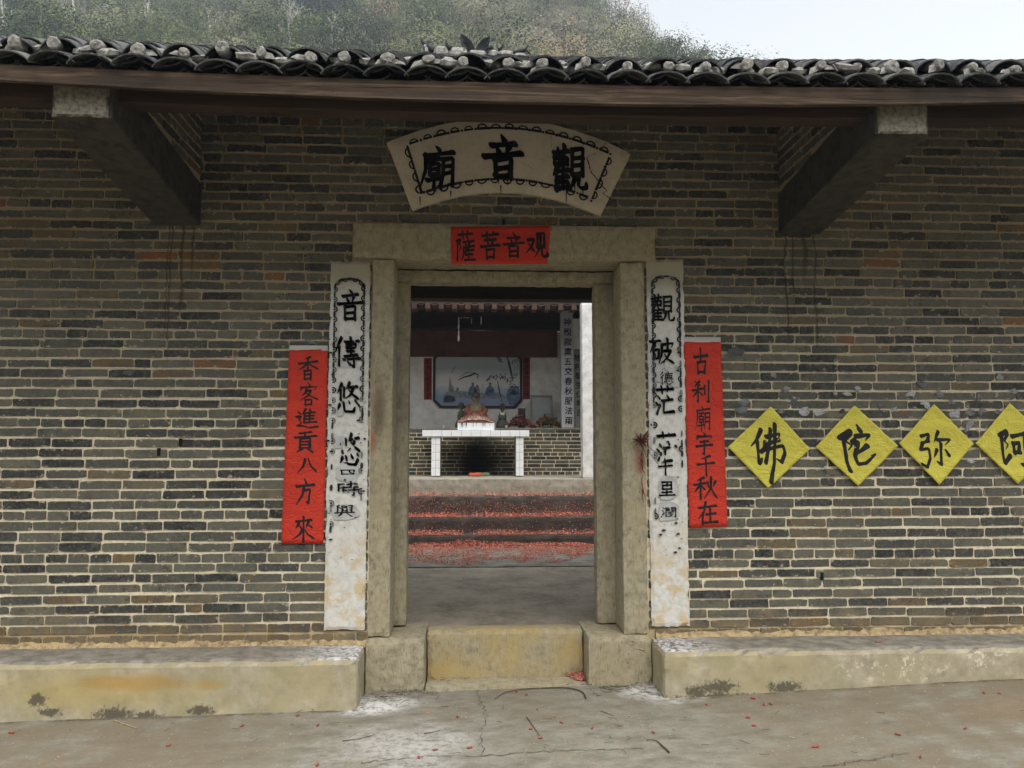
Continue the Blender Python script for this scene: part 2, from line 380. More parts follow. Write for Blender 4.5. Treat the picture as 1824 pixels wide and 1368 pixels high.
M = {}
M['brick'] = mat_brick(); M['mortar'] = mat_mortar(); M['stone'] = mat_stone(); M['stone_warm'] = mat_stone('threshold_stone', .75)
M['render'] = mat_render(); M['ground'] = mat_ground(); M['plaster'] = mat_plaster()
M['fascia'] = mat_wood('eave_board_wood', (.020, .015, .012), (.058, .038, .025), (.18, .125, .078))
M['purlin'] = mat_wood('purlin_wood', (.02, .013, .010), (.045, .027, .019), (.08, .048, .030))
M['dark_wood'] = mat_wood('old_dark_timber', (.02, .016, .014), (.04, .03, .024), (.07, .05, .038))
M['concrete'] = simple('bracket_shaded_concrete', (.052, .047, .039), .9, .4, 14, .5)
M['concrete_lit_end'] = simple('bracket_lit_end_concrete', (.175, .16, .125), .9, .5, 45, .9)  # same concrete as the body; sky light on the end put into its colour
t = NT('grey_roof_tile', 1.0, .0); p = t.pos(); r = t.math('FRACT', t.add(t.attr('rnd'), t.rand()))
c = t.ramp(r, [(0, (.045, .048, .054)), (.4, (.075, .079, .086)), (.75, (.11, .114, .12)), (1, (.16, .16, .155))])
c = t.mix(t.mul(t.ss(t.noise(p, 26, 6, .7), .48, .62), .6), c, (.19, .185, .165)); c = t.mix(t.mul(t.ss(t.noise(p, 70, 4, .7), .60, .68), .7), c, (.34, .33, .30))
c = t.mix(t.mul(t.ss(t.noise(p, 9, 5, .6), .58, .7), .5), c, (.09, .10, .05)); t.col(c); t.bump(t.noise(p, 60, 6, .7), .7, .006); M['tile'] = t.m
M['lime'] = simple('roof_lime', (.27, .265, .245), .95, .5, 34, .9, hue=(.07, .066, .06), d=.01)
M['fan'] = simple('fan_plaster', (.54, .475, .375), .9, .16, 5, .2)
M['ink'] = simple('black_ink', (.012, .012, .014), .6, .3, 30, .05)
M['ink_worn'] = simple('worn_ink', (.035, .036, .038), .8, .5, 40, .1)
M['ink_grey'] = simple('grey_green_paint', (.16, .17, .16), .85, .4, 40, .1)
M['red'] = mat_paper_creased('red_paper', (.58, .040, .017), (.49, .030, .014))
M['yellow'] = mat_paper_creased('yellow_paper', (.66, .59, .085), (.56, .49, .065))
M['strip'] = mat_paper('bare_white_paper', (.50, .48, .45), (.42, .40, .37))
M['scrap'] = mat_ramp('torn_paper', [(0, (.10, .10, .10)), (.45, (.24, .24, .24)), (.9, (.46, .46, .46)), (1, (.03, .03, .03))], .8, noise_=.35)
M['patch'] = simple('grey_repair_paper', (.46, .455, .44), .9, .2, 18, .3)
M['floor'] = simple('hall_floor_cement', (.37, .325, .255), .85, .3, 3, .3)
M['court'] = simple('court_cement', (.24, .225, .195), .9, .35, 6, .4)
M['pillar'] = simple('pillar_whitewash', (.64, .64, .635), .85, .2, 10, .3)
M['platform'] = simple('platform_cement', (.30, .285, .235), .9, .3, 9, .4)
M['white_wall'] = simple('hall_limewash', (.74, .72, .67), .9, .16, 6, .2)
M['red_board'] = simple('dark_red_board', (.10, .048, .038), .8, .25, 5, .1)
M['glaze'] = simple('white_glazed_tile', (.74, .76, .78), .25, .05, 8, .03, .5)
M['grout'] = simple('tile_grout', (.28, .29, .30), .9, .15, 20, .1)

# ================================================================= THE SETTING
GX = [-60, -8, -2.9, -.87, 0, .95, 3.2, 8, 60]; GZ = [-.3, -.14, -.062, -.022, 0, .01, .102, .2, .3]
def gz(x): return float(np.interp(x, GX, GZ))
def build_ground():
    xs = sorted(set([-300, -120, -60, -30, -15, -8] + list(np.round(np.arange(-6, 6.61, .06), 3)) + [8, 15, 30, 60, 120, 300]))
    ys = sorted(set([-300, -120, -60, -30, -15, -8] + list(np.round(np.arange(-5.4, .31, .06), 3)) + [1.5, 4, 8, 12, 20, 40, 80, 160, 300]))
    mb = MB(); W_ = len(xs)
    for y in ys:
        for x in xs:
            z = gz(x)
            if abs(x) < 7 and -6 < y < .31: z += .010 * mnoise.noise(Vector((x * 1.3, y * 1.3, 3))) + .004 * mnoise.noise(Vector((x * 6, y * 6, 1)))
            mb.v.append((x, y, z))
    for j in range(len(ys) - 1):
        for i in range(W_ - 1):
            a = j * W_ + i; mb.face((a, a + 1, a + W_ + 1, a + W_))
    return tag(ob('ground', mb, M['ground'], smooth=True), kind='structure')
ground = build_ground()
def ground_z(x, y): return gz(x) + .010 * mnoise.noise(Vector((x * 1.3, y * 1.3, 3))) + .004 * mnoise.noise(Vector((x * 6, y * 6, 1)))

M['crack'] = simple('crack_dirt', (.05, .042, .03), .95, .3, 30, .1)
def crack(pts, width, seed, n_sub=14):
    r = random.Random(seed); P = []
    for k in range(len(pts) - 1):
        for j in range(n_sub):
            t_ = j / n_sub
            P.append((pts[k][0] + (pts[k + 1][0] - pts[k][0]) * t_ + r.gauss(0, .008), pts[k][1] + (pts[k + 1][1] - pts[k][1]) * t_ + r.gauss(0, .008)))
    P.append(pts[-1]); mb = MB(); pr = None
    for k, (x, y) in enumerate(P):
        x2, y2 = P[min(k + 1, len(P) - 1)]; x1, y1 = P[max(k - 1, 0)]
        d = Vector((x2 - x1, y2 - y1)).normalized(); nx, ny = -d.y, d.x
        ww = width * r.uniform(.25, 1.3)
        i = mb.addv([(x + nx * ww, y + ny * ww, ground_z(x, y) + .004), (x - nx * ww, y - ny * ww, ground_z(x, y) + .004)])
        if pr is not None: mb.face((pr, pr + 1, i + 1, i))
        pr = i
    ob('crack', mb, M['crack'], ground)
def G(px, py, dz=0.): # a spot on the ground
    q = atz(px, py, 0.)
    for _ in range(4): q = atz(px, py, gz(q.x))
    return q
crack([tuple(G(*q).xy) for q in ((640, 1362), (690, 1357), (760, 1348), (860, 1348), (960, 1342), (1060, 1340), (1145, 1337))], .0024, 1)
crack([tuple(G(*q).xy) for q in ((849, 1226), (858, 1250), (868, 1275), (856, 1310), (858, 1347))], .0017, 2)
crack([tuple(G(*q).xy) for q in ((1420, 1368), (1500, 1362), (1560, 1350), (1620, 1342))], .0022, 3)

# ---------------------------------------------------------------- hill behind with its scrub
def hill_h(x, y):
    s = .72 * max(0., y - 17)
    s *= 1 / (1 + math.exp((x - (33.8 + .02 * (y - 60))) / 3.6))
    s = min(s, 130 + 10 * math.sin(x * .03))
    s += 3.2 * mnoise.noise(Vector((x * .035, y * .035, 7))) * min(1, max(0, y - 17) / 25)
    return s - .6
def build_hill():
    mb = MB(); xs = np.arange(-170, 111, 4.); ys = np.arange(14, 231, 4.); W_ = len(xs)
    for y in ys:
        for x in xs: mb.v.append((x, y, hill_h(x, y)))
    for j in range(len(ys) - 1):
        for i in range(W_ - 1):
            a = j * W_ + i; mb.face((a, a + 1, a + W_ + 1, a + W_))
    return tag(ob('hill', mb, simple('hill_soil', (.10, .085, .055), .95, .35, .6, .3), smooth=True), kind='structure')
build_hill()
# added unseen slope behind the camera, blocks low sky to darken under the eave
vm = MB(); vx = np.arange(-220, 221, 10.); vy = np.arange(-34, -161, -6.)
for y in vy:
    for x in vx: vm.v.append((x, y, -.7 + .46 * (-y - 34) + (4.5 * mnoise.noise(Vector((x * .03, y * .03, 2))) * min(1, (-y - 34) / 20))))
for j in range(len(vy) - 1):
    for i in range(len(vx) - 1): a_ = j * len(vx) + i; vm.face((a_, a_ + len(vx), a_ + len(vx) + 1, a_ + 1))
tag(ob('hill', vm, simple('sky_blocking_slope', (.085, .09, .055), .95, .5, .5, .5), smooth=True), kind='structure')

# ================================================================= THE GATE HALL
gate = thing('temple_gate_hall', 'grey brick temple front with stone doorway and tiled roof', 'building', (0, 0, 0))
WX0, WX1, WTOP = -4.7, 4.9, 4.05
DX0, DX1, DZ = -.86, .955, 2.757          # the doorway stones
LX0, LX1, LZ0, LZ1 = -.987, 1.028, 2.757, 2.995

wall_mb = MB()
def grid_box(mb, x0, x1, y0, y1, z0, z1): mb.rough(x0, x1, y0, y1, z0, z1, .12, .003, .0, 4)
grid_box(wall_mb, WX0, DX0 + .01, 0, .30, -.2, WTOP)
grid_box(wall_mb, DX1 - .01, WX1, 0, .30, -.2, WTOP)
grid_box(wall_mb, DX0 + .01, DX1 - .01, .004, .296, LZ1 - .03, WTOP)
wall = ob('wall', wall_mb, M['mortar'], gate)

def brick_mb(w_, h_, r_, depth=.02, rv=0.):
    """one brick face with worn, uneven edges: ring of ten points, chamfer, sides"""
    mb = MB(); a, b = w_ / 2, h_ / 2; j = lambda s: r_.uniform(-s, s)
    C = [min(r_.choice((.003, .005, .008, .012, .020)), a * .3) for _ in range(4)]; V = [min(q, .012) * r_.uniform(.4, .9) for q in C]
    out = [(-a + C[0], -b + j(.0025)), (j(.6) * a, -b + j(.0035)), (a - C[1], -b + j(.0025)), (a + j(.003), -b + V[1]), (a + j(.003), b - V[2]), (a - C[2], b + j(.0025)), (j(.6) * a, b + j(.0035)), (-a + C[3], b + j(.0025)), (-a + j(.003), b - V[3]), (-a + j(.003), -b + V[0])]
    n = len(out); tilt, tl2 = j(.015), j(.03)
    fr = mb.addv([(x * (1 - .0025 / a), x * tilt * .3 + z * tl2, z * (1 - .002 / b)) for x, z in out])
    ou = mb.addv([(x, .004, z) for x, z in out]); bk = mb.addv([(x, depth, z) for x, z in out])
    uvf = lambda k: (out[k][0] / w_ + .5, out[k][1] / h_ + .5)
    inn = lambda k: (out[k][0] / w_ * .975 + .5, out[k][1] / h_ * .93 + .5)
    mb.face([fr + k for k in range(n)], [inn(k) for k in range(n)], rv)
    for k in range(n):
        q = (k + 1) % n
        mb.face([ou + k, ou + q, fr + q, fr + k], [uvf(k), uvf(q), inn(q), inn(k)], rv)
        mb.face([bk + k, bk + q, ou + q, ou + k], [uvf(k), uvf(q), uvf(q), uvf(k)], rv)
    return mb

rows = []          # (z, header course?)
def courses(z0, z1, n):
    for k in range(n): rows.append((z0 + (z1 - z0) * k / n, k == 0, (z1 - z0) / n))
courses(.310, .815, 8); courses(.815, 1.086, 4); courses(1.086, 1.672, 9); courses(1.672, 2.245, 9); courses(2.245, 2.632, 6); courses(2.632, 3.10, 7); courses(3.10, 3.69, 9); courses(3.69, 4.02, 5)
br = random.Random(5); bricks = []
holes = [(at(284, 805, 0)), (at(322, 788, 0)), (at(897, 397, 0)), (at(1463, 1026, 0))]   # putlog gaps, drawn as dark blocks
for ri, (z, head, pitch) in enumerate(rows):
    ln = .137 if head else .268
    x = WX0 - br.uniform(0, ln)
    while x < WX1:
        L = ln * br.uniform(.965, 1.035)
        if not head and br.random() < .045: L = ln * br.choice((.5, .4, .62))
        x0, x1 = x, x + L - br.uniform(.006, .011); x += L
        x0, x1 = max(x0, WX0), min(x1, WX1)
        segs = [(x0, x1)]
        hz0, hz1 = z - pitch / 2, z + pitch / 2
        for a_, b_, za, zb in ((DX0 - .002, DX1 + .002, -1, DZ), (LX0 - .008, LX1 + .008, LZ0, LZ1 + .008)):
            if hz1 > za + .012 and hz0 < zb - .004:
                ns = []
                for s0, s1 in segs:
                    if s1 <= a_ or s0 >= b_: ns.append((s0, s1)); continue
                    if s0 < a_: ns.append((s0, a_))
                    if s1 > b_: ns.append((b_, s1))
                segs = ns
        for s0, s1 in segs:
            if s1 - s0 < .03: continue
            if any(abs(h.z - z) < pitch * .5 and s0 - .02 < h.x < s1 + .02 and min(abs(h.x - s0), abs(h.x - s1)) > .06 for h in holes): pass
            wob = .006 * mnoise.noise(Vector((s0 * .7, z * 3, 2)))
            bricks.append(((s0 + s1) / 2, z + wob + br.uniform(-.0025, .0025), s1 - s0, pitch - .0138 + br.uniform(-.003, .003), head))
covered = [(-.62, .72, 3.07, 3.6), (-1.16, -.85, .35, 2.75), (.95, 1.225, .35, 2.79), (-1.41, -1.14, .9, 2.19), (1.22, 1.48, .99, 2.26)]
def show(b):
    p = Vector((b[0], 0, b[1])); v = p - CAM_LOC; d = v.dot(_fw)
    u_ = 912 + CAM_F * v.dot(_rt) / d
    if not 20 < u_ < 1800 or b[1] > 3.55 or any(a_ < b[0] < c_ and e_ < b[1] < f_ for a_, c_, e_, f_ in covered): return 0
    return b[2] * b[3] / d / d
order = sorted(range(len(bricks)), key=lambda k: -show(bricks[k])); single = set(order[:300])
variants = [brick_mb(1., 1., br) for _ in range(0)]
stretch = [brick_mb(.256, .051, br).mesh('brick', M['brick']) for _ in range(28)]
rest = MB()
for k, (x, z, L, H, head) in enumerate(bricks):
    yy = -.0078 + br.gauss(0, .0018)
    if k in single:
        ob('brick', None, None, wall, data=br.choice(stretch), loc=(x, yy, z), rot=(0, br.gauss(0, .006), 0), scale=(L / .256, 1, H / .051))
    else:
        rest.merge(brick_mb(L, H, br, rv=br.random()), Matrix.Translation((x, yy, z)) @ Matrix.Rotation(br.gauss(0, .006), 4, 'Y'))
ob('brick', rest, M['brick'], wall, kind='stuff')
# putlog gaps: the shade inside is put on as near-black blocks
slot = MB()
for h in holes: slot.box(h.x - .010, h.x + .010, -.0125, -.002, h.z - .024, h.z + .024)
ob('putlog_gap', slot, simple('gap_shade', (.008, .008, .008), 1, .1, 9, 0), wall)
# sandy fillet along the foot of the wall
def fillet(x0, x1, zt, seed):
    mb = MB(); n = int((x1 - x0) / .03); pv = None
    for k in range(n + 1):
        x = x0 + (x1 - x0) * k / n; q = Vector((x * 5, seed, 0))
        h = .036 + .03 * mnoise.noise(q) + .022 * mnoise.noise(q * 5); d = .03 + .02 * mnoise.noise(q * 1.7 + Vector((9, 0, 0))) + .008 * mnoise.noise(q * 6)
        i = mb.addv([(x, -.001 - .007, zt + h), (x, -d * .6, zt + h * .45), (x, -d - .012, zt - .01)])
        if pv is not None: mb.face((pv + 1, i + 1, i, pv)); mb.face((pv + 2, i + 2, i + 1, pv + 1))
        pv = i
    return mb
sand = simple('sandy_fillet', (.36, .27, .15), .95, .5, 30, 1.0)
ob('fillet', fillet(WX0, -.86, .262, 1), sand, wall); ob('fillet', fillet(1.0, WX1, .285, 2), sand, wall)

# ---------------------------------------------------------------- stone doorway
def stone(name, *a, mat='stone', **k):
    mb = MB(); mb.rough(*a, **k); return ob(name, mb, M[mat], gate, smooth=False)
stone('lintel', LX0, LX1, -.045, .30, LZ0, LZ1, step=.04, amp=.003, edge=.006, seed=1)
stone('door_jamb', -.855, -.712, -.03, .266, .312, LZ0 - .003, step=.035, amp=.003, edge=.006, seed=2)
stone('door_jamb', .786, .951, -.03, .266, .312, LZ0 - .003, step=.035, amp=.003, edge=.006, seed=3)
IJL, IJR, ILZ = at(727, 800, .27).x, at(1061, 800, .27).x, at(890, 512, .42).z
stone('inner_jamb', -.80, IJL, .27, .42, .316, ILZ + .003, step=.04, amp=.003, edge=.006, seed=4)
stone('inner_jamb', IJR, .88, .27, .42, .316, ILZ + .003, step=.04, amp=.003, edge=.006, seed=5)
stone('inner_lintel', -.80, .88, .272, .422, ILZ, 2.753, step=.04, amp=.003, edge=.006, seed=6)
stone('plinth_block', -.862, -.490, -.07, .44, -.03, .309, step=.03, amp=.004, edge=.007, seed=7)
stone('plinth_block', .548, .962, -.07, .44, -.03, .309, step=.03, amp=.004, edge=.007, seed=8)
stone('threshold', -.487, .545, .125, .285, -.03, .318, mat='stone_warm', step=.03, amp=.004, edge=.008, seed=9)
stone('door_slab', -.486, .544, -.085, .122, -.06, .018, step=.04, amp=.004, edge=.006, seed=10)
# ledges at the foot of the wall
def ledge(x0, x1, z, seed):
    mb = MB(); mb.rough(x0, x1, -.372, -.004, -.4, z, .035, .006, .012, seed); return ob('ledge', mb, M['render'], gate)
ledge(WX0, -.868, .268, 21); ledge(.962, WX1, .290, 22)

# ---------------------------------------------------------------- concrete brackets under the eave with brick wings
def bracket(x0, x1, seed):
    mb = MB(); n = 14; pr = None; r_ = random.Random(seed)
    for k in range(n + 1):
        y = .05 - 1.37 * k / n; q = -y / 1.3; zb = 2.965 + .165 * q; zt = 3.25 + .15 * q
        jt = lambda s: mnoise.noise(Vector((y * 9, seed, s))) * .008
        i = mb.addv([(x0 + jt(1), y, zb + jt(2)), (x1 + jt(3), y, zb + jt(4)), (x1 + jt(5), y, zt), (x0 + jt(6), y, zt)])
        if pr is not None:
            for a in range(4): b = (a + 1) % 4; mb.face((pr + a, i + a, i + b, pr + b))
        pr = i
    mb.face((pr, pr + 3, pr + 2, pr + 1)); mb.face((0, 1, 2, 3))
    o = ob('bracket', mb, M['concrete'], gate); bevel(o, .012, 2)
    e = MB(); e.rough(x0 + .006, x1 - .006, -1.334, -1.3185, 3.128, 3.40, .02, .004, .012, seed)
    ob('bracket_end', e, M['concrete_lit_end'], o)
    wy0, wy1 = -1.05, 0.
    core = MB(); core.hexa([(x0 + .012, wy0 + .012, 3.37), (x1 - .012, wy0 + .012, 3.37), (x1 - .012, 0, 3.24), (x0 + .012, 0, 3.24), (x0 + .012, wy0 + .012, 3.47), (x1 - .012, wy0 + .012, 3.47), (x1 - .012, 0, 3.95), (x0 + .012, 0, 3.95)])
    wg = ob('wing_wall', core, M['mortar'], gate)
    sizes = [brick_mb(.256, .051, r_).mesh('brick', M['brick']) for _ in range(5)]
    for k in range(12):
        z0 = 3.29 + .064 * k
        y = -.004 - (.13 if k % 2 else 0)
        yy0 = y
        if k % 2: segs = [(-.004, -.124)]
        else: segs = []
        while yy0 > wy0 + .08: segs.append((yy0, max(yy0 - .256, wy0 + .012))); yy0 -= .268
        for ya, yb in segs:
            L = ya - yb; cy = (ya + yb) / 2; zc = z0 + .032
            lo = 3.25 + .15 * (-cy / 1.3) + .02; hi = 3.47 + (cy - wy0) * .457 - .05
            if L < .05 or zc < lo or zc > hi: continue
            for sx, rz in ((x0 + .006, -math.pi / 2), (x1 - .006, math.pi / 2)):
                ob('brick', None, None, wg, data=r_.choice(sizes), loc=(sx, cy, zc), rot=(0, 0, rz), scale=(L / .256, 1, 1))
    return o
bracket(-2.283, -1.985, 3); bracket(1.888, 2.178, 6)

# ---------------------------------------------------------------- roof
SAG = lambda x: .0062 * x * x
RS = R(26.6); EY, EZ = -1.45, 3.325            # eave edge of the tiles
RIDGE_Y = 1.62; RIDGE_Z = EZ + (RIDGE_Y - EY) * math.tan(RS)
RX0, RX1 = -5.1, 5.3
def board(name, y0, y1, zb, zt, mat, seed, parent=gate):
    mb = MB(); pr = None; n = 90
    for k in range(n + 1):
        x = RX0 + (RX1 - RX0) * k / n; wv = .004 * mnoise.noise(Vector((x * 2.2, seed, 0)))
        b_, t_ = zb(x) + wv, zt(x) + wv
        i = mb.addv([(x, y0, b_), (x, y1, b_), (x, y1, t_), (x, y0, t_)])
        if pr is not None:
            for a in range(4): b = (a + 1) % 4; mb.face((pr + a, pr + b, i + b, i + a))
        pr = i
    mb.face((0, 3, 2, 1)); mb.face((pr, pr + 1, pr + 2, pr + 3))
    return bevel(ob(name, mb, M[mat], parent), .004, 2)
REY = 3.05; REZ = RIDGE_Z - (REY - RIDGE_Y) * .52
roof_mb = MB(); nn = 40; pv = None         # boarded deck, both slopes
for k in range(nn + 1):
    x = RX0 + (RX1 - RX0) * k / nn; s_ = SAG(x)
    i = roof_mb.addv([(x, EY + .09, EZ + .015 + s_), (x, RIDGE_Y, RIDGE_Z - .012 + s_ * .4), (x, REY, REZ - .01), (x, REY, REZ - .04), (x, RIDGE_Y, RIDGE_Z - .045 + s_ * .4), (x, EY + .09, EZ - .02 + s_)])
    if pv is not None:
        for a in range(6): b = (a + 1) % 6; roof_mb.face((pv + a, pv + b, i + b, i + a))
    pv = i
roof_mb.face((0, 5, 4, 3, 2, 1)); roof_mb.face((pv, pv + 1, pv + 2, pv + 3, pv + 4, pv + 5))
roof = ob('roof', roof_mb, M['dark_wood'], gate)
board('eave_board', -1.415, -1.385, lambda x: at(912, 182, -1.415).z + SAG(x) * 1.45, lambda x: at(912, 147, -1.415).z + SAG(x) * .95, 'fascia', 1)
board('purlin', -1.25, -1.13, lambda x: at(912, 203, -1.25).z + SAG(x) * .8, lambda x: 3.385 + SAG(x) * .8, 'purlin', 2)
for x in np.arange(RX0 + .15, RX1, .22):   # rafters
    mb = MB(); s_ = SAG(x)
    mb.hexa([(x - .03, -1.38, EZ - .09 + s_), (x + .03, -1.38, EZ - .09 + s_), (x + .03, .2, EZ - .09 + 1.58 * math.tan(RS) + s_), (x - .03, .2, EZ - .09 + 1.58 * math.tan(RS) + s_), (x - .03, -1.38, EZ - .047 + s_), (x + .03, -1.38, EZ - .047 + s_), (x + .03, .2, EZ - .047 + 1.58 * math.tan(RS) + s_), (x - .03, .2, EZ - .047 + 1.58 * math.tan(RS) + s_)])
    ob('rafter', mb, M['dark_wood'], roof)

def arc_tile(wd, rise, ln, up=1, th=.011, n=8, taper=.94, rv=0.):
    """a curved grey tile lying along +Y, its front edge at y=0"""
    mb = MB(); rg = []
    for y, sc_ in ((0, 1), (ln, taper)):
        for o_ in (0, -th):
            rg.append(mb.addv([(wd / 2 * sc_ * math.sin(a) / math.sin(1.15), y, up * (rise * (math.cos(a) - math.cos(1.15)) / (1 - math.cos(1.15))) + o_) for a in np.linspace(-1.15, 1.15, n + 1)]))
    f0, f1, b0, b1 = rg
    for k in range(n):
        mb.face((f0 + k, f0 + k + 1, b0 + k + 1, b0 + k), r=rv); mb.face((f1 + k + 1, f1 + k, b1 + k, b1 + k + 1), r=rv)
        mb.face((f1 + k, f1 + k + 1, f0 + k + 1, f0 + k), r=rv); mb.face((b0 + k, b0 + k + 1, b1 + k + 1, b1 + k), r=rv)
    mb.face((f1, f0, b0, b1), r=rv); mb.face((f0 + n, f1 + n, b1 + n, b0 + n), r=rv)
    return mb
tr = random.Random(8); PER = .2005; X_OFF = -.028 + .0
pan = arc_tile(.215, .036, .20, -1, .009); cov = arc_tile(.222, .050, .20, 1, .008); small = arc_tile(.188, .056, .20, 1, .008)
pan_m = [pan.mesh('roof_tile', M['tile'])]; cov_m = [cov.mesh('roof_tile', M['tile'])]; small_m = [small.mesh('roof_tile', M['tile'])]
ncol = int((RX1 - RX0) / PER)
tiles = MB(); lime_rest = MB(); ct, st_ = math.cos(RS), math.sin(RS)
def slope_pt(x, d, lift): return Vector((x, EY + d * ct - lift * st_, EZ + d * st_ + lift * ct + SAG(x) * (1 - .6 * d / 3.4)))
def plug_mb(seed):
    """lump of lime closing the end of a cover tile: a knob with two smeared shoulders"""
    r_ = random.Random(seed); mb = MB(); n = 12
    rr = r_.uniform(.028, .036); prof = [(0.0, -.026), (rr * .8, -.024), (rr, -.014), (rr * 1.04, .0), (rr * .9, .06)]
    rings = []
    for q, y in prof:
        rings.append(mb.addv([(q * math.cos(2 * math.pi * j / n) * (1 + .1 * r_.uniform(-1, 1)), y + r_.uniform(-.003, .003), .045 + q * math.sin(2 * math.pi * j / n) * (1 + .1 * r_.uniform(-1, 1))) for j in range(n)]))
    for k in range(len(prof) - 1):
        for j in range(n): mb.face((rings[k] + j, rings[k] + (j + 1) % n, rings[k + 1] + (j + 1) % n, rings[k + 1] + j))
    for sgn in (-1, 1):
        if r_.random() < .82:
            l_ = r_.uniform(.055, .088)
            a = mb.addv([(sgn * .018, -.004, .05), (sgn * .018, -.004, .015), (sgn * l_, -.004, -.012 + r_.uniform(0, .02)), (sgn * l_ * .75, .006, .040), (sgn * .018, .05, .06)])
            mb.face((a, a + 1, a + 2, a + 3) if sgn < 0 else (a + 3, a + 2, a + 1, a)); mb.face((a, a + 3, a + 4) if sgn < 0 else (a + 4, a + 3, a))
    return mb
plugs = [plug_mb(k).mesh('lime_plug', M['lime'], False) for k in range(7)]
for c_ in range(-ncol // 2, ncol // 2 + 1):
    xc = X_OFF + c_ * PER; xp = xc + PER / 2
    if not RX0 + .1 < xc < RX1 - .15: continue
    vis = -3.0 < xc < 3.3
    for row in range(34):
        d = row * .1
        for kind in (0, 1):
            jx, jr, jl = tr.gauss(0, .006), tr.gauss(0, .03), tr.gauss(0, .004)
            x = (xp if kind == 0 else xc) + jx
            lift = (.030 if kind == 0 else .036) + .004 + jl + (.012 if row else -.038 if kind else -.03)
            if kind == 1 and row >= 1: lift += .004
            p = slope_pt(x, d + (.09 if kind == 0 and row == 0 else 0), lift)
            rot = Matrix.Translation(p) @ Matrix.Rotation(jr, 4, 'Z') @ Matrix.Rotation(RS - R(4), 4, 'X')
            if row < 2 and vis:
                o = ob('roof_tile', None, None, roof, data=(pan_m if kind == 0 else (cov_m if row == 0 else small_m))[0], loc=p)
                o.rotation_euler = rot.to_euler()
            else:
                tiles.merge(pan if kind == 0 else (cov if row == 0 else small), rot, r=tr.random())
    # lime knob closing the second cover tile
    p = slope_pt(xc + tr.gauss(0, .012), .085, .040 + tr.gauss(0, .006))
    o = ob('lime_plug', None, None, roof, data=tr.choice(plugs), loc=p); o.scale = (tr.uniform(.75, 1.15), tr.uniform(.7, 1.1), tr.uniform(.7, 1.05)); o.rotation_euler = (R(6), tr.gauss(0, .25), tr.gauss(0, .15))
for c_ in range(-ncol // 2, ncol // 2 + 1):                       # rear slope
    xc = X_OFF + c_ * PER
    if not RX0 + .1 < xc < RX1 - .15: continue
    for row in range(14):
        t_ = row / 14.
        p = Vector((xc, REY + .05 - t_ * (REY + .05 - RIDGE_Y), REZ + t_ * (RIDGE_Z - REZ) + .05))
        an = math.atan2(RIDGE_Z - REZ, REY - RIDGE_Y)
        tiles.merge(cov, Matrix.Translation(p) @ Matrix.Rotation(math.pi, 4, 'Z') @ Matrix.Rotation(an, 4, 'X'), r=tr.random())
ob('roof_tile', tiles, M['tile'], roof, kind='stuff')
# lime bedding visible between the tile runs
bed = MB()
for c_ in range(-ncol // 2, ncol // 2 + 1):
    xp = X_OFF + c_ * PER + PER / 2
    if not RX0 + .1 < xp < RX1 - .15: continue
    for k in range(16):
        d = .12 + k * .2 + tr.uniform(-.06, .06); p = slope_pt(xp + tr.gauss(0, .03), d, .045 + tr.uniform(0, .03))
        q = MB(); q.rough(-.05, .05, -.04, .04, -.02, .018, .03, .012, .01, tr.randint(0, 99))
        bed.merge(q, Matrix.Translation(p) @ Matrix.Rotation(RS, 4, 'X') @ Matrix.Rotation(tr.uniform(-1, 1), 4, 'Z'))
ob('lime_bedding', bed, M['lime'], roof, kind='stuff')
# ridge: tiles stacked on edge, leaning, on a lime course
rd = MB(); rz = RIDGE_Z + .03
rl = MB(); rl.rough(RX0, RX1, RIDGE_Y - .07, RIDGE_Y + .07, rz - .06, rz + .055, .06, .012, .02, 31)
ob('ridge_bed', rl, M['lime'], roof)
x = RX0 + .1
while x < RX1 - .1:
    q = MB(); q.rough(-.10, .10, -.075, .075, -.007, .007, .07, .003, .002, tr.randint(0, 99))
    rd.merge(q, Matrix.Translation((x, RIDGE_Y, rz + .075)) @ Matrix.Rotation(R(8) + tr.gauss(0, .04), 4, 'Y'), r=tr.random()); x += tr.uniform(.075, .12)
ob('ridge_tile', rd, M['tile'], roof, kind='stuff')
M['ornament'] = simple('dark_ridge_tile', (.030, .033, .038), .9, .35, 30, .3)
# lotus and curled tails of tile and lime on the ridge
orn = thing('ridge_ornament', 'lotus of dark tile petals with curled tails on the roof ridge', 'ornament', (at(850, 95, RIDGE_Y).x, RIDGE_Y, rz + .08))
def petal(px0, py0, px1, py1, wpx):
    a, b = at(px0, py0, RIDGE_Y), at(px1, py1, RIDGE_Y); L = (b - a).length; t_ = (b - a).normalized(); s_ = Vector((-t_.z, 0, t_.x)); wd = wpx / CAM_F * 10.0
    mb = MB(); n = 10; pr = None
    for k in range(n + 1):
        f = k / n; ww = wd / 2 * math.sin(math.pi * (f * .82 + .12)) ** .9 if f < 1 else .002; c = a + t_ * L * f
        dp = .02 * math.sin(math.pi * f)
        i = mb.addv([c - s_ * ww + Vector((0, -.012, 0)), c + Vector((0, -.012 + dp, 0)), c + s_ * ww + Vector((0, -.012, 0)), c + s_ * ww + Vector((0, .012, 0)), c + Vector((0, .012 + dp, 0)), c - s_ * ww + Vector((0, .012, 0))])
        if pr is not None:
            for q in range(6): mb.face((pr + q, pr + (q + 1) % 6, i + (q + 1) % 6, i + q))
        pr = i
    mb.face(range(6)); mb.face([pr + q for q in range(6)])
    ob('petal', mb, M['ornament'], orn)
petal(845, 100, 821, 62, 13); petal(848, 98, 872, 67, 12); petal(842, 101, 816, 86, 10); petal(856, 101, 879, 86, 9); petal(838, 96, 825, 75, 9); petal(862, 96, 868, 80, 8)
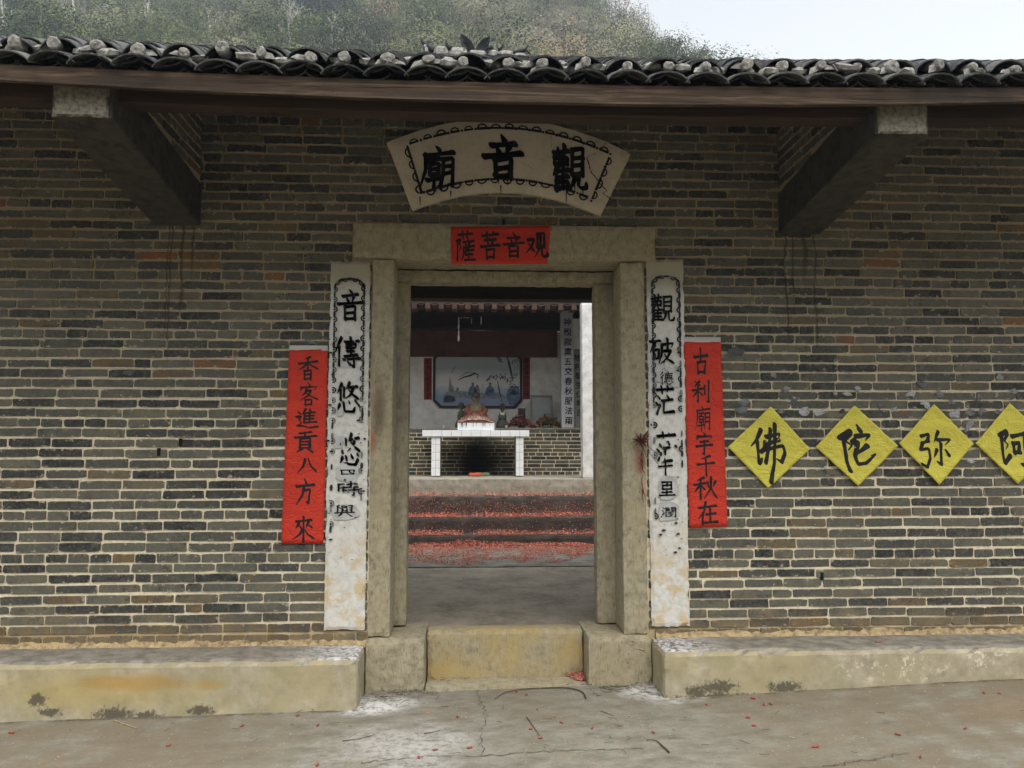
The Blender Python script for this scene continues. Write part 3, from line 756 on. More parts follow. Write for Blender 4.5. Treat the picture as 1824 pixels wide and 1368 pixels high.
def tail(pts, r0):
    mb = MB(); P = [at(px, py, RIDGE_Y) for px, py in pts]; mb.tube(P, [r0 * (1 - .8 * k / (len(P) - 1)) for k in range(len(P))], 7); ob('curled_tail', mb, M['ornament'], orn, smooth=True)
tail([(778, 94), (768, 88), (760, 83), (753, 76), (749, 67)], .034); tail([(806, 88), (800, 85), (796, 80), (795, 72)], .03)
tail([(912, 96), (925, 92), (936, 88), (941, 80)], .026); tail([(888, 90), (894, 84), (897, 75)], .018); tail([(925, 92), (938, 90), (947, 100)], .016)
for k, (a, b, c_, d) in enumerate(((750, 80, 764, 94), (772, 86, 800, 103), (800, 86, 832, 104), (834, 92, 866, 106), (868, 90, 888, 106), (886, 91, 916, 104), (912, 96, 940, 106))):
    p0, p1 = at(a, d, RIDGE_Y), at(c_, b, RIDGE_Y); mb = MB(); mb.rough(p0.x, p1.x, RIDGE_Y - .05, RIDGE_Y + .05, p0.z - .05, p1.z, .035, .016, .022, k + 40); ob('lime_lump', mb, M['lime'], orn)

# ---------------------------------------------------------------- inside the gate hall
def plain(name, x0, x1, y0, y1, z0, z1, mat, parent, **k):
    mb = MB(); mb.rough(x0, x1, y0, y1, z0, z1, k.get('step', .25), k.get('amp', .003), k.get('edge', .004), k.get('seed', 0)); return ob(name, mb, M[mat], parent)
plain('floor', WX0 + .3, WX1 - .3, .304, 3.9, -.1, .18, 'floor', gate)
plain('side_wall', WX0, WX0 + .298, .304, 4.0, -.2, 3.6, 'white_wall', gate); plain('side_wall', WX1 - .298, WX1, .304, 4.0, -.2, 3.6, 'white_wall', gate)
plain('rear_beam', WX0 + .3, WX1 - .3, 2.75, 2.95, at(890, 536, 2.85).z, REZ - .02, 'dark_wood', gate)
for sx in (-1.9, 2.3): plain('post', sx - .11, sx + .11, 2.74, 2.94, .18, 2.97, 'dark_wood', gate, step=.1)

# ================================================================= LETTERING
GLY = {
'觀': '8 18 48 14/20 8 22 26/36 6 34 24/10 30 12 44/10 30 24 29 22 42/12 43 23 42/30 29 31 42/30 29 46 27 43 41/31 42 44 41/20 46 6 66/14 58 14 96/32 44 36 52/14 60 50 56/33 58 33 92/16 71 46 69/16 81 46 79/14 93 52 90/58 14 58 66/58 14 88 10 86 64/59 30 86 28/59 46 86 44/59 64 86 62/66 66 60 84 46 96/76 64 76 88 84 94 96 92 97 80',
'音': '47 2 56 13/22 24 80 19/36 28 42 40/66 24 58 40/4 49 98 42/30 55 33 96/30 56 72 53 70 96/34 75 69 73/33 93 70 92',
'廟': '46 3 53 12/14 21 92 14/18 21 16 58 4 95/26 33 56 29/40 23 40 42/28 44 29 66/28 44 53 42 51 66/29 55 51 54/29 66 51 65/21 79 58 74/40 66 40 99/64 32 64 66 56 96/64 32 91 29 89 92 80 88/65 48 88 46/65 64 88 62',
'佛': '32 17 20 40 3 53/21 42 22 70 24 96 34 82/45 34 84 24 78 37/36 66 58 46 80 40/44 46 40 64 92 54 96 72 86 93 72 86/56 16 53 60 44 94/70 4 68 50 64 95 58 140/30 68 50 52',
'陀': '4 34 32 13 34 22 20 42 36 54 26 64/14 36 17 70 22 96 30 118/52 2 60 16/44 32 40 46/46 30 84 25 72 40/78 54 46 78/54 44 44 80 52 102 72 100 100 76 86 80',
'弥': '4 14 32 6 28 26/8 31 30 27/10 31 4 50 32 46 34 74 22 98 4 90/62 2 48 28/56 24 98 22 82 38/68 32 70 92 56 82/56 50 46 72/82 52 98 72',
'阿': '6 16 30 4 32 12 20 30 34 40 26 52/12 18 14 60 20 92 38 70/48 20 98 10/52 36 54 64/52 37 70 34 68 58/54 62 69 60/86 14 88 97 74 90',
'薩': '18 14 84 9/38 2 40 22/62 2 59 20/10 34 30 28 20 46 32 56 22 66/14 34 14 97/62 24 66 32/42 38 92 33/52 40 55 50/76 37 68 50/44 55 96 49/44 55 42 78 32 98/60 56 52 70/54 65 90 61/68 54 68 94/54 79 86 76/48 96 98 92',
'菩': '12 18 90 12/34 6 36 24/66 4 62 22/48 24 52 32/26 35 78 30/38 36 42 48/64 34 58 48/4 55 99 49/32 64 34 95/32 65 72 62 68 93/34 91 70 89',
'观': '8 34 38 28 28 56 3 84/12 46 40 78/52 12 52 62/52 12 84 6 82 60/66 20 64 60 40 97/70 56 72 90 80 97 98 93 97 78',
'香': '62 3 34 13/6 31 96 22/50 10 50 56/48 28 30 46 6 57/52 28 70 42 96 53/34 60 36 97/34 61 68 58 66 96/37 77 65 75/36 94 66 93',
'客': '48 1 55 12/14 20 9 36/14 22 92 16 80 32/42 28 34 44 14 58/42 36 66 32 50 54 8 78/38 44 60 60 96 73/34 75 36 98/34 76 68 73 66 97/36 97 66 95',
'進': '46 3 30 32/40 22 40 70/62 3 66 14/42 25 86 20/62 22 62 68/42 39 80 36/42 53 80 50/40 70 94 66/12 14 20 26/4 42 24 38 16 56 26 70 8 86/10 84 36 85 64 94 99 88',
'貢': '28 15 76 8/50 10 50 28/6 33 96 26/30 38 30 80/30 39 72 36 71 80/31 52 71 50/31 66 71 64/30 79 71 78/40 82 16 99/60 82 86 99',
'八': '42 12 34 52 4 88/54 8 68 50 98 86', '方': '48 2 55 15/6 31 96 24/40 46 76 42 68 92 54 85/46 28 38 62 8 97',
'來': '18 20 82 15/50 1 50 99/30 26 16 48/30 34 42 48/70 24 58 46/70 32 88 46/48 50 32 74 4 91/52 50 70 72 98 89',
'古': '6 35 94 28/48 3 48 50/26 54 30 95/26 55 80 50 72 93/30 91 74 89',
'刹': '42 5 12 31/16 8 46 28/4 45 60 38/32 28 32 93 22 86/30 48 4 73/36 50 58 66/70 24 70 60/90 4 90 96 76 88',
'宇': '48 1 55 12/12 18 7 34/12 20 94 15 82 30/28 41 72 36/6 59 96 52/50 38 50 94 36 86', '千': '76 5 24 22/2 47 99 38/52 16 52 99',
'秋': '44 5 14 18/2 35 52 28/28 14 28 95/26 36 2 69/32 40 48 58/58 26 64 44/93 22 80 42/74 4 72 50 42 94/74 48 84 74 99 91',
'在': '6 27 94 18/44 3 30 46 2 74/24 48 24 97/44 55 90 50/64 32 64 88/36 91 98 86',
'傳': '26 3 2 48/18 30 18 97/40 16 94 11/64 1 64 58/46 24 46 48/46 25 84 22 82 46/47 36 83 34/47 47 83 46/40 60 90 57/34 73 98 68/76 60 76 96 64 90/50 78 58 86',
'悠': '22 5 4 36/16 24 16 58/30 18 30 48/52 3 40 24/46 18 82 14/70 16 56 40 34 55/50 26 66 42 92 55/14 72 6 90/30 66 36 93 70 95 78 80/50 64 56 74/78 62 92 77',
'四': '12 30 18 80/12 32 90 28 84 78/36 34 28 60/60 32 62 56 76 56/18 76 84 74',
'時': '8 20 8 76/8 21 32 18 31 74/9 46 31 44/8 74 32 72/44 22 92 18/66 4 66 40/38 42 98 38/40 62 98 57/80 44 80 96 68 90/52 70 60 82',
'興': '20 10 8 22/14 14 14 60/14 28 26 28/14 44 26 44/36 14 36 58/36 14 62 12 61 58/42 26 56 26/42 36 42 50 56 50 56 36/74 12 88 10 86 60/74 28 86 27/74 44 86 43/2 65 98 60/36 70 14 94/62 68 90 92',
'破': '2 15 42 9/24 12 2 56/16 44 16 80/16 45 38 42 37 76/17 76 38 74/50 24 48 60 36 96/50 24 96 18 86 34/72 3 72 50/54 50 86 46 70 74 42 99/58 60 74 80 99 95',
'德': '24 3 4 27/26 24 4 52/18 40 18 96/40 16 96 12/64 3 64 24/44 28 44 44/44 28 90 26 88 44/58 28 58 44/74 28 74 44/44 44 90 43/38 56 99 53/40 70 32 86/52 66 56 91 80 93 86 80/66 64 72 72/86 66 97 79',
'茫': '8 13 92 8/34 1 36 22/64 1 62 20/14 34 22 42/4 54 14 62/8 94 26 66/60 30 66 40/36 51 98 45/46 50 44 91 94 88',
'里': '20 10 22 56/20 11 80 8 78 54/22 32 78 30/22 54 78 53/50 10 50 92/20 75 80 71/2 95 99 90',
'潤': '10 12 20 22/2 36 14 44/2 94 20 60/32 18 32 97/32 18 52 16 51 40/33 28 51 28/33 40 51 40/66 16 66 40/66 16 92 14 92 96 80 90/66 28 92 27/66 40 92 39/46 54 78 52/62 54 62 84/48 68 76 67/44 86 80 83',
}
def hull(P):
    P = sorted(set(P))
    if len(P) < 3: return P
    def half(Q):
        h = []
        for p in Q:
            while len(h) > 1 and (h[-1][0] - h[-2][0]) * (p[1] - h[-2][1]) - (h[-1][1] - h[-2][1]) * (p[0] - h[-2][0]) <= 1e-9: h.pop()
            h.append(p)
        return h[:-1]
    return half(P) + half(P[::-1])
def brush_char(ch, box, Y, weight=6.2, seed=0, drop=0., skew=0.):
    """a character written with a slanted brush; box = its corners on the sheet in (x0, ztop, x1, zbottom)"""
    r = random.Random(seed * 77 + ord(ch)); mb = MB(); x0, zt, x1, zb = box
    dens = GLY[ch].count('/') + 1; wt = weight * (1.18 if dens < 8 else (1. if dens < 13 else .80))
    for si, s in enumerate(GLY[ch].split('/')):
        q = [float(a) for a in s.split()]; P = [(q[k] + r.gauss(0, .9), q[k + 1] + r.gauss(0, .9)) for k in range(0, len(q), 2)]
        seg = [math.dist(P[k], P[k + 1]) for k in range(len(P) - 1)]; T = sum(seg)
        n = max(4, int(T / 5)); S = []
        for k in range(n + 1):
            d = T * k / n; j = 0
            while j < len(seg) - 1 and d > seg[j]: d -= seg[j]; j += 1
            f = d / seg[j] if seg[j] else 0
            S.append((P[j][0] + (P[j + 1][0] - P[j][0]) * f, P[j][1] + (P[j + 1][1] - P[j][1]) * f))
        dx, dy = P[-1][0] - P[-2][0], P[-1][1] - P[-2][1]
        taper = dx < 0 and dy > 0 and -dx > .3 * dy
        na = dx > 8 and dy > 5 and dy > .5 * dx and T > 22
        hook = len(P) > 2 and (seg[-1] < 18)
        dot = T < 17
        prev = None
        for k, (x, y) in enumerate(S):
            f = k / n
            if dot: w_ = .55 + .7 * f
            elif na: w_ = .55 + .85 * f if f < .82 else 1.25 - 5.5 * (f - .82)
            elif taper: w_ = 1.08 - .85 * f ** 1.4
            else: w_ = 1.08 - .75 * f * (1 - f) * 1.6 if f < .9 or not hook else .95 - 6 * (f - .9)
            w_ = max(.18, w_) * wt * (1 + .12 * mnoise.noise(Vector((x * .12, y * .12, seed + si))))
            E_ = []
            for a in range(9):
                t_ = 2 * math.pi * a / 9; ex, ey = math.cos(t_) * w_, math.sin(t_) * w_ * .62
                c_, s_ = math.cos(.75), math.sin(.75); E_.append((round(x + ex * c_ - ey * s_, 3), round(y + ex * s_ + ey * c_, 3)))
            if prev and not (drop and mnoise.noise(Vector((x * .06, y * .06, seed * 3.3))) < drop - .5 + r.uniform(-.12, .12)):
                H = hull(prev + E_)
                i = mb.addv([(x0 + (x1 - x0) * a / 100 + skew * b / 100, Y - si * .00004, zt + (zb - zt) * b / 100) for a, b in H])
                mb.face([i + u for u in reversed(range(len(H)))])
            prev = E_
    return mb
def sheet_box(px, Y):
    a, b = at(px[0], px[1], Y), at(px[2], px[3], Y); return (a.x, a.z, b.x, b.z)
t_surf = {}
def write(parent, items, Y, weight=6.2, mat='ink', seed=0):
    for k, it in enumerate(items):
        ch, box = it[0], it[1:5]; drop = it[5] if len(it) > 5 else 0
        mb = brush_char(ch, sheet_box(box, Y), Y, weight, seed + k, drop); sf = t_surf.get(parent.name)
        if sf: mb.v = [(x, sf(x, z) - .0016 + (y - Y), z) for x, y, z in mb.v]
        ob('character', mb, M[mat], parent)

# ---------------------------------------------------------------- fan-shaped name plaque over the door
def fan_pt(u, v):      # u across -1..1, v from bottom 0 to top 1
    tx, tz = .049 + .821 * u, 3.517 - .023 * u + .207 * (1 - u * u); bx, bz = .030 + .628 * u, 3.071 - .010 * u + .146 * (1 - u * u)
    return bx + (tx - bx) * v, bz + (tz - bz) * v
FY = -.042
plaque = thing('fan_plaque', 'fan shaped plaster name plaque with three black characters above the doorway', 'sign', (.04, -.03, 3.07))
mb = MB(); nu, nv = 44, 10; idf, idb = {}, {}
for j in range(nv + 1):
    for i in range(nu + 1):
        u, v = i / nu * 2 - 1, j / nv; x_, z_ = fan_pt(u, v); eb = .006 if i in (0, nu) or j in (0, nv) else 0
        k = .004 * mnoise.noise(Vector((x_ * 20, z_ * 20, 1))) if eb else 0
        idf[i, j] = mb.addv([(x_ + k, FY + eb + .0015 * mnoise.noise(Vector((x_ * 5, z_ * 5, 0))), z_ + k)]); idb[i, j] = mb.addv([(x_ + k, .0, z_ + k)])
for j in range(nv):
    for i in range(nu): mb.face((idf[i, j], idf[i + 1, j], idf[i + 1, j + 1], idf[i, j + 1]))
rim = [(i, 0) for i in range(nu)] + [(nu, j) for j in range(nv)] + [(i, nv) for i in range(nu, 0, -1)] + [(0, j) for j in range(nv, 0, -1)]
for a, b in zip(rim, rim[1:] + rim[:1]): mb.face((idb[a], idb[b], idf[b], idf[a]))
ob('panel', mb, M['fan'], plaque)
IY = FY - .003
write(plaque, [('廟', 747, 258, 813, 338), ('音', 860, 240, 931, 320), ('觀', 981, 256, 1047, 342)], IY, 9.0)
# painted border of half rings and dots along the fan
def half_ring(cx, cz, ax, ay, w_, h_, Y):
    """half disc outline: flat side along (ax, ay), bulge to its left"""
    mb = MB(); nx, nz = -ay, ax; n = 9; P = []
    for k in range(n + 1):
        t_ = math.pi * k / n; P.append((math.cos(t_), math.sin(t_)))
    o_ = mb.addv([(cx + ax * a * w_ + nx * b * h_, Y, cz + ay * a * w_ + nz * b * h_) for a, b in P]); i_ = mb.addv([(cx + ax * a * w_ * .70 + nx * (b * .66 + .0) * h_, Y, cz + ay * a * w_ * .70 + nz * (b * .66) * h_) for a, b in P])
    for k in range(n): mb.face((o_ + k, i_ + k, i_ + k + 1, o_ + k + 1))
    b_ = mb.addv([(cx + ax * a * w_ + nx * b * h_, Y, cz + ay * a * w_ + nz * b * h_) for a, b in ((-1.05, -.22), (1.05, -.22), (1.02, .3), (-1.02, .3))])
    mb.face((b_, b_ + 1, b_ + 2, b_ + 3)); return mb
bd = MB(); fr_ = random.Random(4)
def border_run(fn, n, outw):
    for k in range(n):
        f = (k + .5) / n; (xa, za), (xb, zb) = fn(f - .01), fn(f + .01); L = math.hypot(xb - xa, zb - za); ax, ay = (xb - xa) / L, (zb - za) / L
        x_, z_ = fn(f)
        bd.merge(half_ring(x_, z_, ax * outw, ay * outw, .034 * fr_.uniform(.85, 1.1), .034 * fr_.uniform(.8, 1.15), IY))
        x_, z_ = fn((k + 1) / n if k < n - 1 else 1); q = .010 * fr_.uniform(.8, 1.2)
        i = bd.addv([(x_ + q * math.cos(t_ * .7854), IY, z_ + q * math.sin(t_ * .7854)) for t_ in range(8)]); bd.face([i + t_ for t_ in range(8)])
lerp = lambda a, b, f: a + (b - a) * f
border_run(lambda f: fan_pt(lerp(-.86, .86, f), .86), 15, 1)
border_run(lambda f: fan_pt(lerp(.84, -.84, f), .17), 13, 1)
border_run(lambda f: fan_pt(-.86, lerp(.14, .84, f)), 4, 1)
border_run(lambda f: fan_pt(.86, lerp(.84, .14, f)), 4, 1)
ob('border', bd, M['ink'], plaque, kind='stuff')
# ink runs below the characters
dr = MB()
for px, y0, y1 in ((779, 330, 338), (806, 322, 337), (889, 318, 328), (904, 318, 331), (1009, 326, 365), (1038, 335, 352), (1024, 330, 346), (892, 330, 345), (748, 350, 366), (803, 340, 352), (996, 328, 338)):
    a, b = at(px, y0, IY), at(px + fr_.uniform(-1, 1), y1, IY); i = dr.addv([(a.x - .005, IY, a.z), (a.x + .005, IY, a.z), (b.x + .0015, IY, b.z), (b.x - .0015, IY, b.z)]); dr.face((i + 3, i + 2, i + 1, i))
ob('ink_run', dr, M['ink'], plaque, kind='stuff')
# crack through the right end of the fan
ck = MB()
for pts in (((1079, 254), (1070, 268), (1046, 280), (1050, 300), (1058, 314), (1070, 328), (1080, 340), (1074, 346), (1086, 352), (1096, 362)), ((981, 240), (982, 262), (992, 276)), ((926, 290), (940, 295), (948, 300)), ((958, 284), (985, 282)), ((1084, 316), (1096, 318)), ((1046, 282), (1060, 272))):
    P = []
    for (a, b), (c_, d) in zip(pts, pts[1:]):
        for k in range(5): P.append((a + (c_ - a) * k / 5 + fr_.gauss(0, .6), b + (d - b) * k / 5 + fr_.gauss(0, .6)))
    P.append(pts[-1]); pv = None; main_ = len(pts) > 4
    for k, (a, b) in enumerate(P):
        c_ = at(a, b, IY + .001); ww = (.0040 if main_ else .0012) * fr_.uniform(.4, 1.2)
        i = ck.addv([(c_.x - ww, IY + .001, c_.z - ww * .3), (c_.x + ww, IY + .001, c_.z + ww * .3)])
        if pv is not None: ck.face((pv, pv + 1, i + 1, i))
        pv = i
ob('crack', ck, M['crack'], plaque)

# ---------------------------------------------------------------- white plaster couplet strips beside the door
def strip(name, label, x0, x1, z0, z1, items, marks, patches, seed, cx):
    t = thing(name, label, 'sign', ((x0 + x1) / 2, -.02, z0), 'plaster couplet strips beside the doorway')
    mb = MB(); mb.rough(x0, x1, -.028, -.002, z0, z1, .03, .005, .010, seed); p = ob('panel', mb, M['plaster'], t)
    Yp = -.0362
    for k, (a, b, c_, d) in enumerate(patches):           # repairs pasted over the old writing
        r_ = random.Random(seed + k); q = sheet_box((a, b, c_, d), Yp); n = 14; m2 = MB()
        P = []
        for u in range(n):
            t_ = 2 * math.pi * u / n; cc, ss_ = math.cos(t_), math.sin(t_); f = 1 / max(abs(cc), abs(ss_)) ** .75 * r_.uniform(.82, 1.05)
            P.append(((q[0] + q[2]) / 2 + (q[2] - q[0]) / 2 * cc * f, (q[1] + q[3]) / 2 + (q[1] - q[3]) / 2 * ss_ * f))
        i = m2.addv([(x_, Yp, z_) for x_, z_ in P]); j = m2.addv([(x_, Yp + .006, z_) for x_, z_ in P]); m2.face([i + u for u in range(n)])
        for u in range(n): m2.face((j + u, j + (u + 1) % n, i + (u + 1) % n, i + u))
        ob('repair_patch', m2, M['patch'], p)
    Yi = -.0385
    write(t, items, Yi, 6.8, 'ink', seed)
    # chain border, solid above and flaking away below: bars joined by curls that turn inwards
    b = MB(); bg_ = MB(); r_ = random.Random(seed + 3)
    ztop, zlow = z1 - .135, z1 - 1.75; xl, xr = x0 + .040, x1 - .042; ra = .055; path = []
    z_ = zlow
    while z_ < ztop - ra: path.append((xl, z_, math.pi / 2)); z_ += .033
    for k in range(3): a_ = math.pi - (k + .5) * math.pi / 6; path.append((xl + ra + ra * math.cos(a_), ztop - ra + ra * math.sin(a_), a_ - math.pi / 2))
    xk = xl + ra + .01
    while xk < xr - ra: path.append((xk, ztop + .006, 0.)); xk += .033
    for k in range(3): a_ = math.pi / 2 - (k + .5) * math.pi / 6; path.append((xr - ra + ra * math.cos(a_), ztop - ra + ra * math.sin(a_), a_ - math.pi / 2))
    z_ = ztop - ra
    while z_ > zlow: path.append((xr, z_, -math.pi / 2)); z_ -= .033
    for k, (x_, z_, an) in enumerate(path):
        dep = (z1 - z_) / 1.75
        if r_.random() < max(0, dep - .30) * 1.25: continue
        tx, tz = math.cos(an), math.sin(an); nx, nz = tz, -tx          # inward is to the right of the path
        P0 = b if r_.random() < 1.15 - dep * .9 else bg_
        if k % 2 == 0:
            l_, w2 = .021 * r_.uniform(.85, 1.25), .0095 * r_.uniform(.7, 1.25)
            Pq = [(-l_, -w2 * .6), (0, -w2), (l_, -w2 * .5), (l_ * .95, w2 * .6), (0, w2 * .8), (-l_, w2 * .5)]
            i = P0.addv([(x_ + tx * a_ + nx * b_, Yi, z_ + tz * a_ + nz * b_) for a_, b_ in Pq]); P0.face([i + u for u in reversed(range(6))])
        else:
            n = 8; ro, rn = .021 * r_.uniform(.9, 1.1), .0115; A = [math.pi * (-.12 + 1.24 * u / n) for u in range(n + 1)]
            i = P0.addv([(x_ + tx * ro * math.cos(a_) + nx * ro * math.sin(a_), Yi, z_ + tz * ro * math.cos(a_) + nz * ro * math.sin(a_)) for a_ in A]); j = P0.addv([(x_ + tx * rn * math.cos(a_) + nx * rn * math.sin(a_), Yi, z_ + tz * rn * math.cos(a_) + nz * rn * math.sin(a_)) for a_ in A])
            for u in range(n): P0.face((i + u, i + u + 1, j + u + 1, j + u))
            q = .0075; i = b.addv([(x_ + q * math.cos(t_ * 1.05), Yi, z_ + q * math.sin(t_ * 1.05)) for t_ in range(6)]); b.face([i + t_ for t_ in range(6)])
    ob('border', b, M['ink_worn'], t, kind='stuff'); ob('border', bg_, M['ink_grey'], t, kind='stuff')
    f = MB()                                              # flakes of the lower, lost writing
    for a, b2, c_, d, n in marks:
        for _ in range(int(n * .28)):
            q = at(r_.uniform(a, c_), r_.uniform(b2, d), Yi); s_ = r_.choice((.002, .003, .004, .006, .011)); k = r_.randint(4, 6); ph = r_.uniform(0, 6)
            i = f.addv([(q.x + s_ * math.cos(ph + 6.283 * u / k) * r_.uniform(.5, 1.8), Yi, q.z + s_ * math.sin(ph + 6.283 * u / k) * r_.uniform(.4, 1)) for u in range(k)]); f.face([i + u for u in range(k)])
    ob('ink_flake', f, M['ink_worn'], t, kind='stuff')
    return t
strip('couplet_strip', 'worn white plaster strip of black characters against left door post', -1.136, -.864, .352, 2.744,
      [('音', 601, 514, 646, 572), ('傳', 597, 600, 641, 656, .18), ('悠', 600, 680, 643, 736, .12), ('悠', 604, 772, 646, 830, .42), ('四', 604, 833, 634, 848, .1), ('時', 600, 857, 638, 884, .3), ('興', 597, 898, 631, 922, .16)],
      [(584, 560, 592, 1000, 60), (598, 890, 640, 1000, 50), (600, 960, 640, 1060, 16), (596, 740, 650, 860, 50), (640, 600, 656, 900, 30)], [(598, 640, 632, 656), (594, 776, 612, 800), (598, 826, 640, 860), (590, 898, 640, 926), (600, 718, 612, 742)], 51, -1)
strip('couplet_strip', 'worn white plaster strip of black characters against right door post', .962, 1.226, .352, 2.785,
      [('觀', 1157, 522, 1202, 574), ('破', 1157, 602, 1202, 650, .15), ('德', 1175, 662, 1199, 686), ('茫', 1166, 688, 1203, 740, .1), ('茫', 1168, 770, 1206, 826, .45), ('千', 1172, 818, 1198, 846), ('里', 1174, 856, 1202, 884, .28), ('潤', 1177, 901, 1206, 922, .14)],
      [(1168, 640, 1212, 660, 26), (1176, 930, 1206, 992, 34), (1206, 600, 1216, 980, 60), (1160, 640, 1168, 760, 24), (1172, 770, 1210, 830, 30)], [(1166, 642, 1188, 684), (1186, 655, 1212, 690), (1172, 846, 1210, 890), (1172, 894, 1212, 928)], 52, 1)

# ---------------------------------------------------------------- pasted paper
def paper(name, label, cat, corners_px, Y, mat, group=None, seed=0, nu=10, nv=34, wave=.004, fold=None, jag=.002):
    """a thin pasted sheet with waves and slightly torn edges; corners top-left, top-right, bottom-right, bottom-left"""
    c = [at(px, py, Y) for px, py in corners_px]; base = (c[2] + c[3]) / 2
    t = thing(name, label, cat, base, group); mb = MB(); F_, B_ = {}, {}
    for j in range(nv + 1):
        for i in range(nu + 1):
            u, v = i / nu, j / nv; p = (c[0] * (1 - u) + c[1] * u) * (1 - v) + (c[3] * (1 - u) + c[2] * u) * v
            dy = -wave * (.5 + .9 * mnoise.noise(Vector((p.x * 6 + seed, p.z * 9, seed)))) - wave * .5 * mnoise.noise(Vector((p.x * 22, p.z * 26, seed)))
            if fold: dy += fold(u, v)
            jx = jag * mnoise.noise(Vector((p.z * 30, seed, u * 9))) if i in (0, nu) else 0; jz = jag * 1.4 * mnoise.noise(Vector((p.x * 40, seed, v * 9))) if j in (0, nv) else 0
            q = Vector((p.x + jx, Y + min(dy, -.0006), p.z + jz)); F_[i, j] = mb.addv([q]); B_[i, j] = mb.addv([q + Vector((0, .0012, 0))])
    for j in range(nv):
        for i in range(nu):
            mb.face((F_[i, j + 1], F_[i + 1, j + 1], F_[i + 1, j], F_[i, j])); mb.face((B_[i, j], B_[i + 1, j], B_[i + 1, j + 1], B_[i, j + 1]))
    rim = [(i, 0) for i in range(nu)] + [(nu, j) for j in range(nv)] + [(i, nv) for i in range(nu, 0, -1)] + [(0, j) for j in range(nv, 0, -1)]
    for a, b in zip(rim, rim[1:] + rim[:1]): mb.face((F_[a], F_[b], B_[b], B_[a]))
    s = ob('sheet', mb, M[mat], t, smooth=True)
    def surf(x, z):     # height of the sheet under a point, so that ink lies on its waves
        e1, e2 = c[1] - c[0], c[3] - c[0]; det = e1.x * e2.z - e1.z * e2.x; dx, dz = x - c[0].x, z - c[0].z
        u = min(1, max(0, (dx * e2.z - dz * e2.x) / det)) * nu; v = min(1, max(0, (e1.x * dz - e1.z * dx) / det)) * nv
        i, j = min(nu - 1, int(u)), min(nv - 1, int(v)); a, b = u - i, v - j; g = lambda p, q: mb.v[F_[p, q]][1]
        return (g(i, j) * (1 - a) + g(i + 1, j) * a) * (1 - b) + (g(i, j + 1) * (1 - a) + g(i + 1, j + 1) * a) * b
    t_surf[t.name] = surf
    return t, c
PY = -.0155
def top_strip(t, px, Y):
    mb = MB(); a, b = at(px[0], px[1], Y), at(px[2], px[3], Y); mb.rough(a.x, b.x, Y - .0035, Y - .0022, b.z, a.z, .03, .0008, .001, 3); ob('bare_strip', mb, M['strip'], t)
CW = -.0085
tL, _ = paper('red_couplet', 'long red paper couplet hanging left of the doorway, ending in the character for come', 'couplet', [(515, 624), (584, 622), (576, 968), (501, 969)], PY - .004, 'red', 'red paper couplets on the wall', 1)
top_strip(tL, (516, 615, 584, 625), PY - .004)
write(tL, [('香', 530, 634, 566, 677), ('客', 532, 682, 566, 722), ('進', 526, 727, 566, 764), ('貢', 522, 766, 564, 806), ('八', 528, 814, 565, 846), ('方', 526, 852, 560, 900), ('來', 520, 920, 561, 965)], PY + CW - .004, 6.3, seed=10)
tR, _ = paper('red_couplet', 'long red paper couplet hanging right of the doorway beside the yellow papers', 'couplet', [(1217, 609), (1284, 609), (1296, 938), (1228, 941)], PY - .004, 'red', 'red paper couplets on the wall', 2)
top_strip(tR, (1217, 600, 1284, 610), PY - .004)
write(tR, [('古', 1235, 619, 1263, 668), ('刹', 1233, 676, 1266, 719), ('廟', 1237, 722, 1268, 768), ('宇', 1239, 770, 1271, 812), ('千', 1242, 810, 1273, 847), ('秋', 1236, 848, 1279, 891), ('在', 1243, 894, 1279, 935)], PY + CW - .004, 6.3, seed=30)
tB, _ = paper('red_banner', 'small red paper banner with four characters pasted on the stone lintel', 'banner', [(803, 404), (981, 402), (975, 470), (804, 471)], -.049, 'red', None, 3, 24, 10, .003)
write(tB, [('薩', 810, 410, 847, 466), ('菩', 855, 410, 891, 463), ('音', 896, 413, 934, 459), ('观', 936, 411, 977, 459)], -.0585, 6.6, seed=50)
def crease(s):
    def f(u, v):
        a = .010 * abs(mnoise.noise(Vector((u * 3 + s, v * 3, s)))); b = .006 * abs(mnoise.noise(Vector((u * 9, v * 2 + s, 2)))) + .005 * abs(mnoise.noise(Vector((u * 2 + s, v * 10, 4))))
        e = min(u, 1 - u, v, 1 - v); return -a - b - (.004 if e < .045 else 0)
    return f
DIA = [('佛', (1372, 724), (1442, 800), (1368, 870), (1296, 796), (1336, 753, 1404, 829), 'yellow paper diamond with a long-tailed character beside the red couplet'),
       ('陀', (1521, 722), (1598, 794), (1528, 866), (1452, 796), (1494, 756, 1564, 826), 'yellow paper diamond with sweeping hooked character, second from the red couplet'),
       ('弥', (1662, 720), (1733, 790), (1672, 864), (1600, 790), (1640, 768, 1698, 833), 'yellow paper diamond with two-part upright character, third from the red couplet'),
       ('阿', (1797, 718), (1876, 790), (1812, 862), (1736, 790), (1780, 764, 1838, 832), 'yellow paper diamond farthest from the red couplet')]
for k, (ch, a, b, c_, d, bx, lab) in enumerate(DIA):
    t, _ = paper('yellow_paper', lab, 'paper', [a, b, c_, d], -.018, 'yellow', 'yellow paper diamonds on the wall', 60 + k, 26, 26, .004, crease(k * 3.7))
    write(t, [(ch, *bx)], -.0465, 6.4, seed=70 + k)

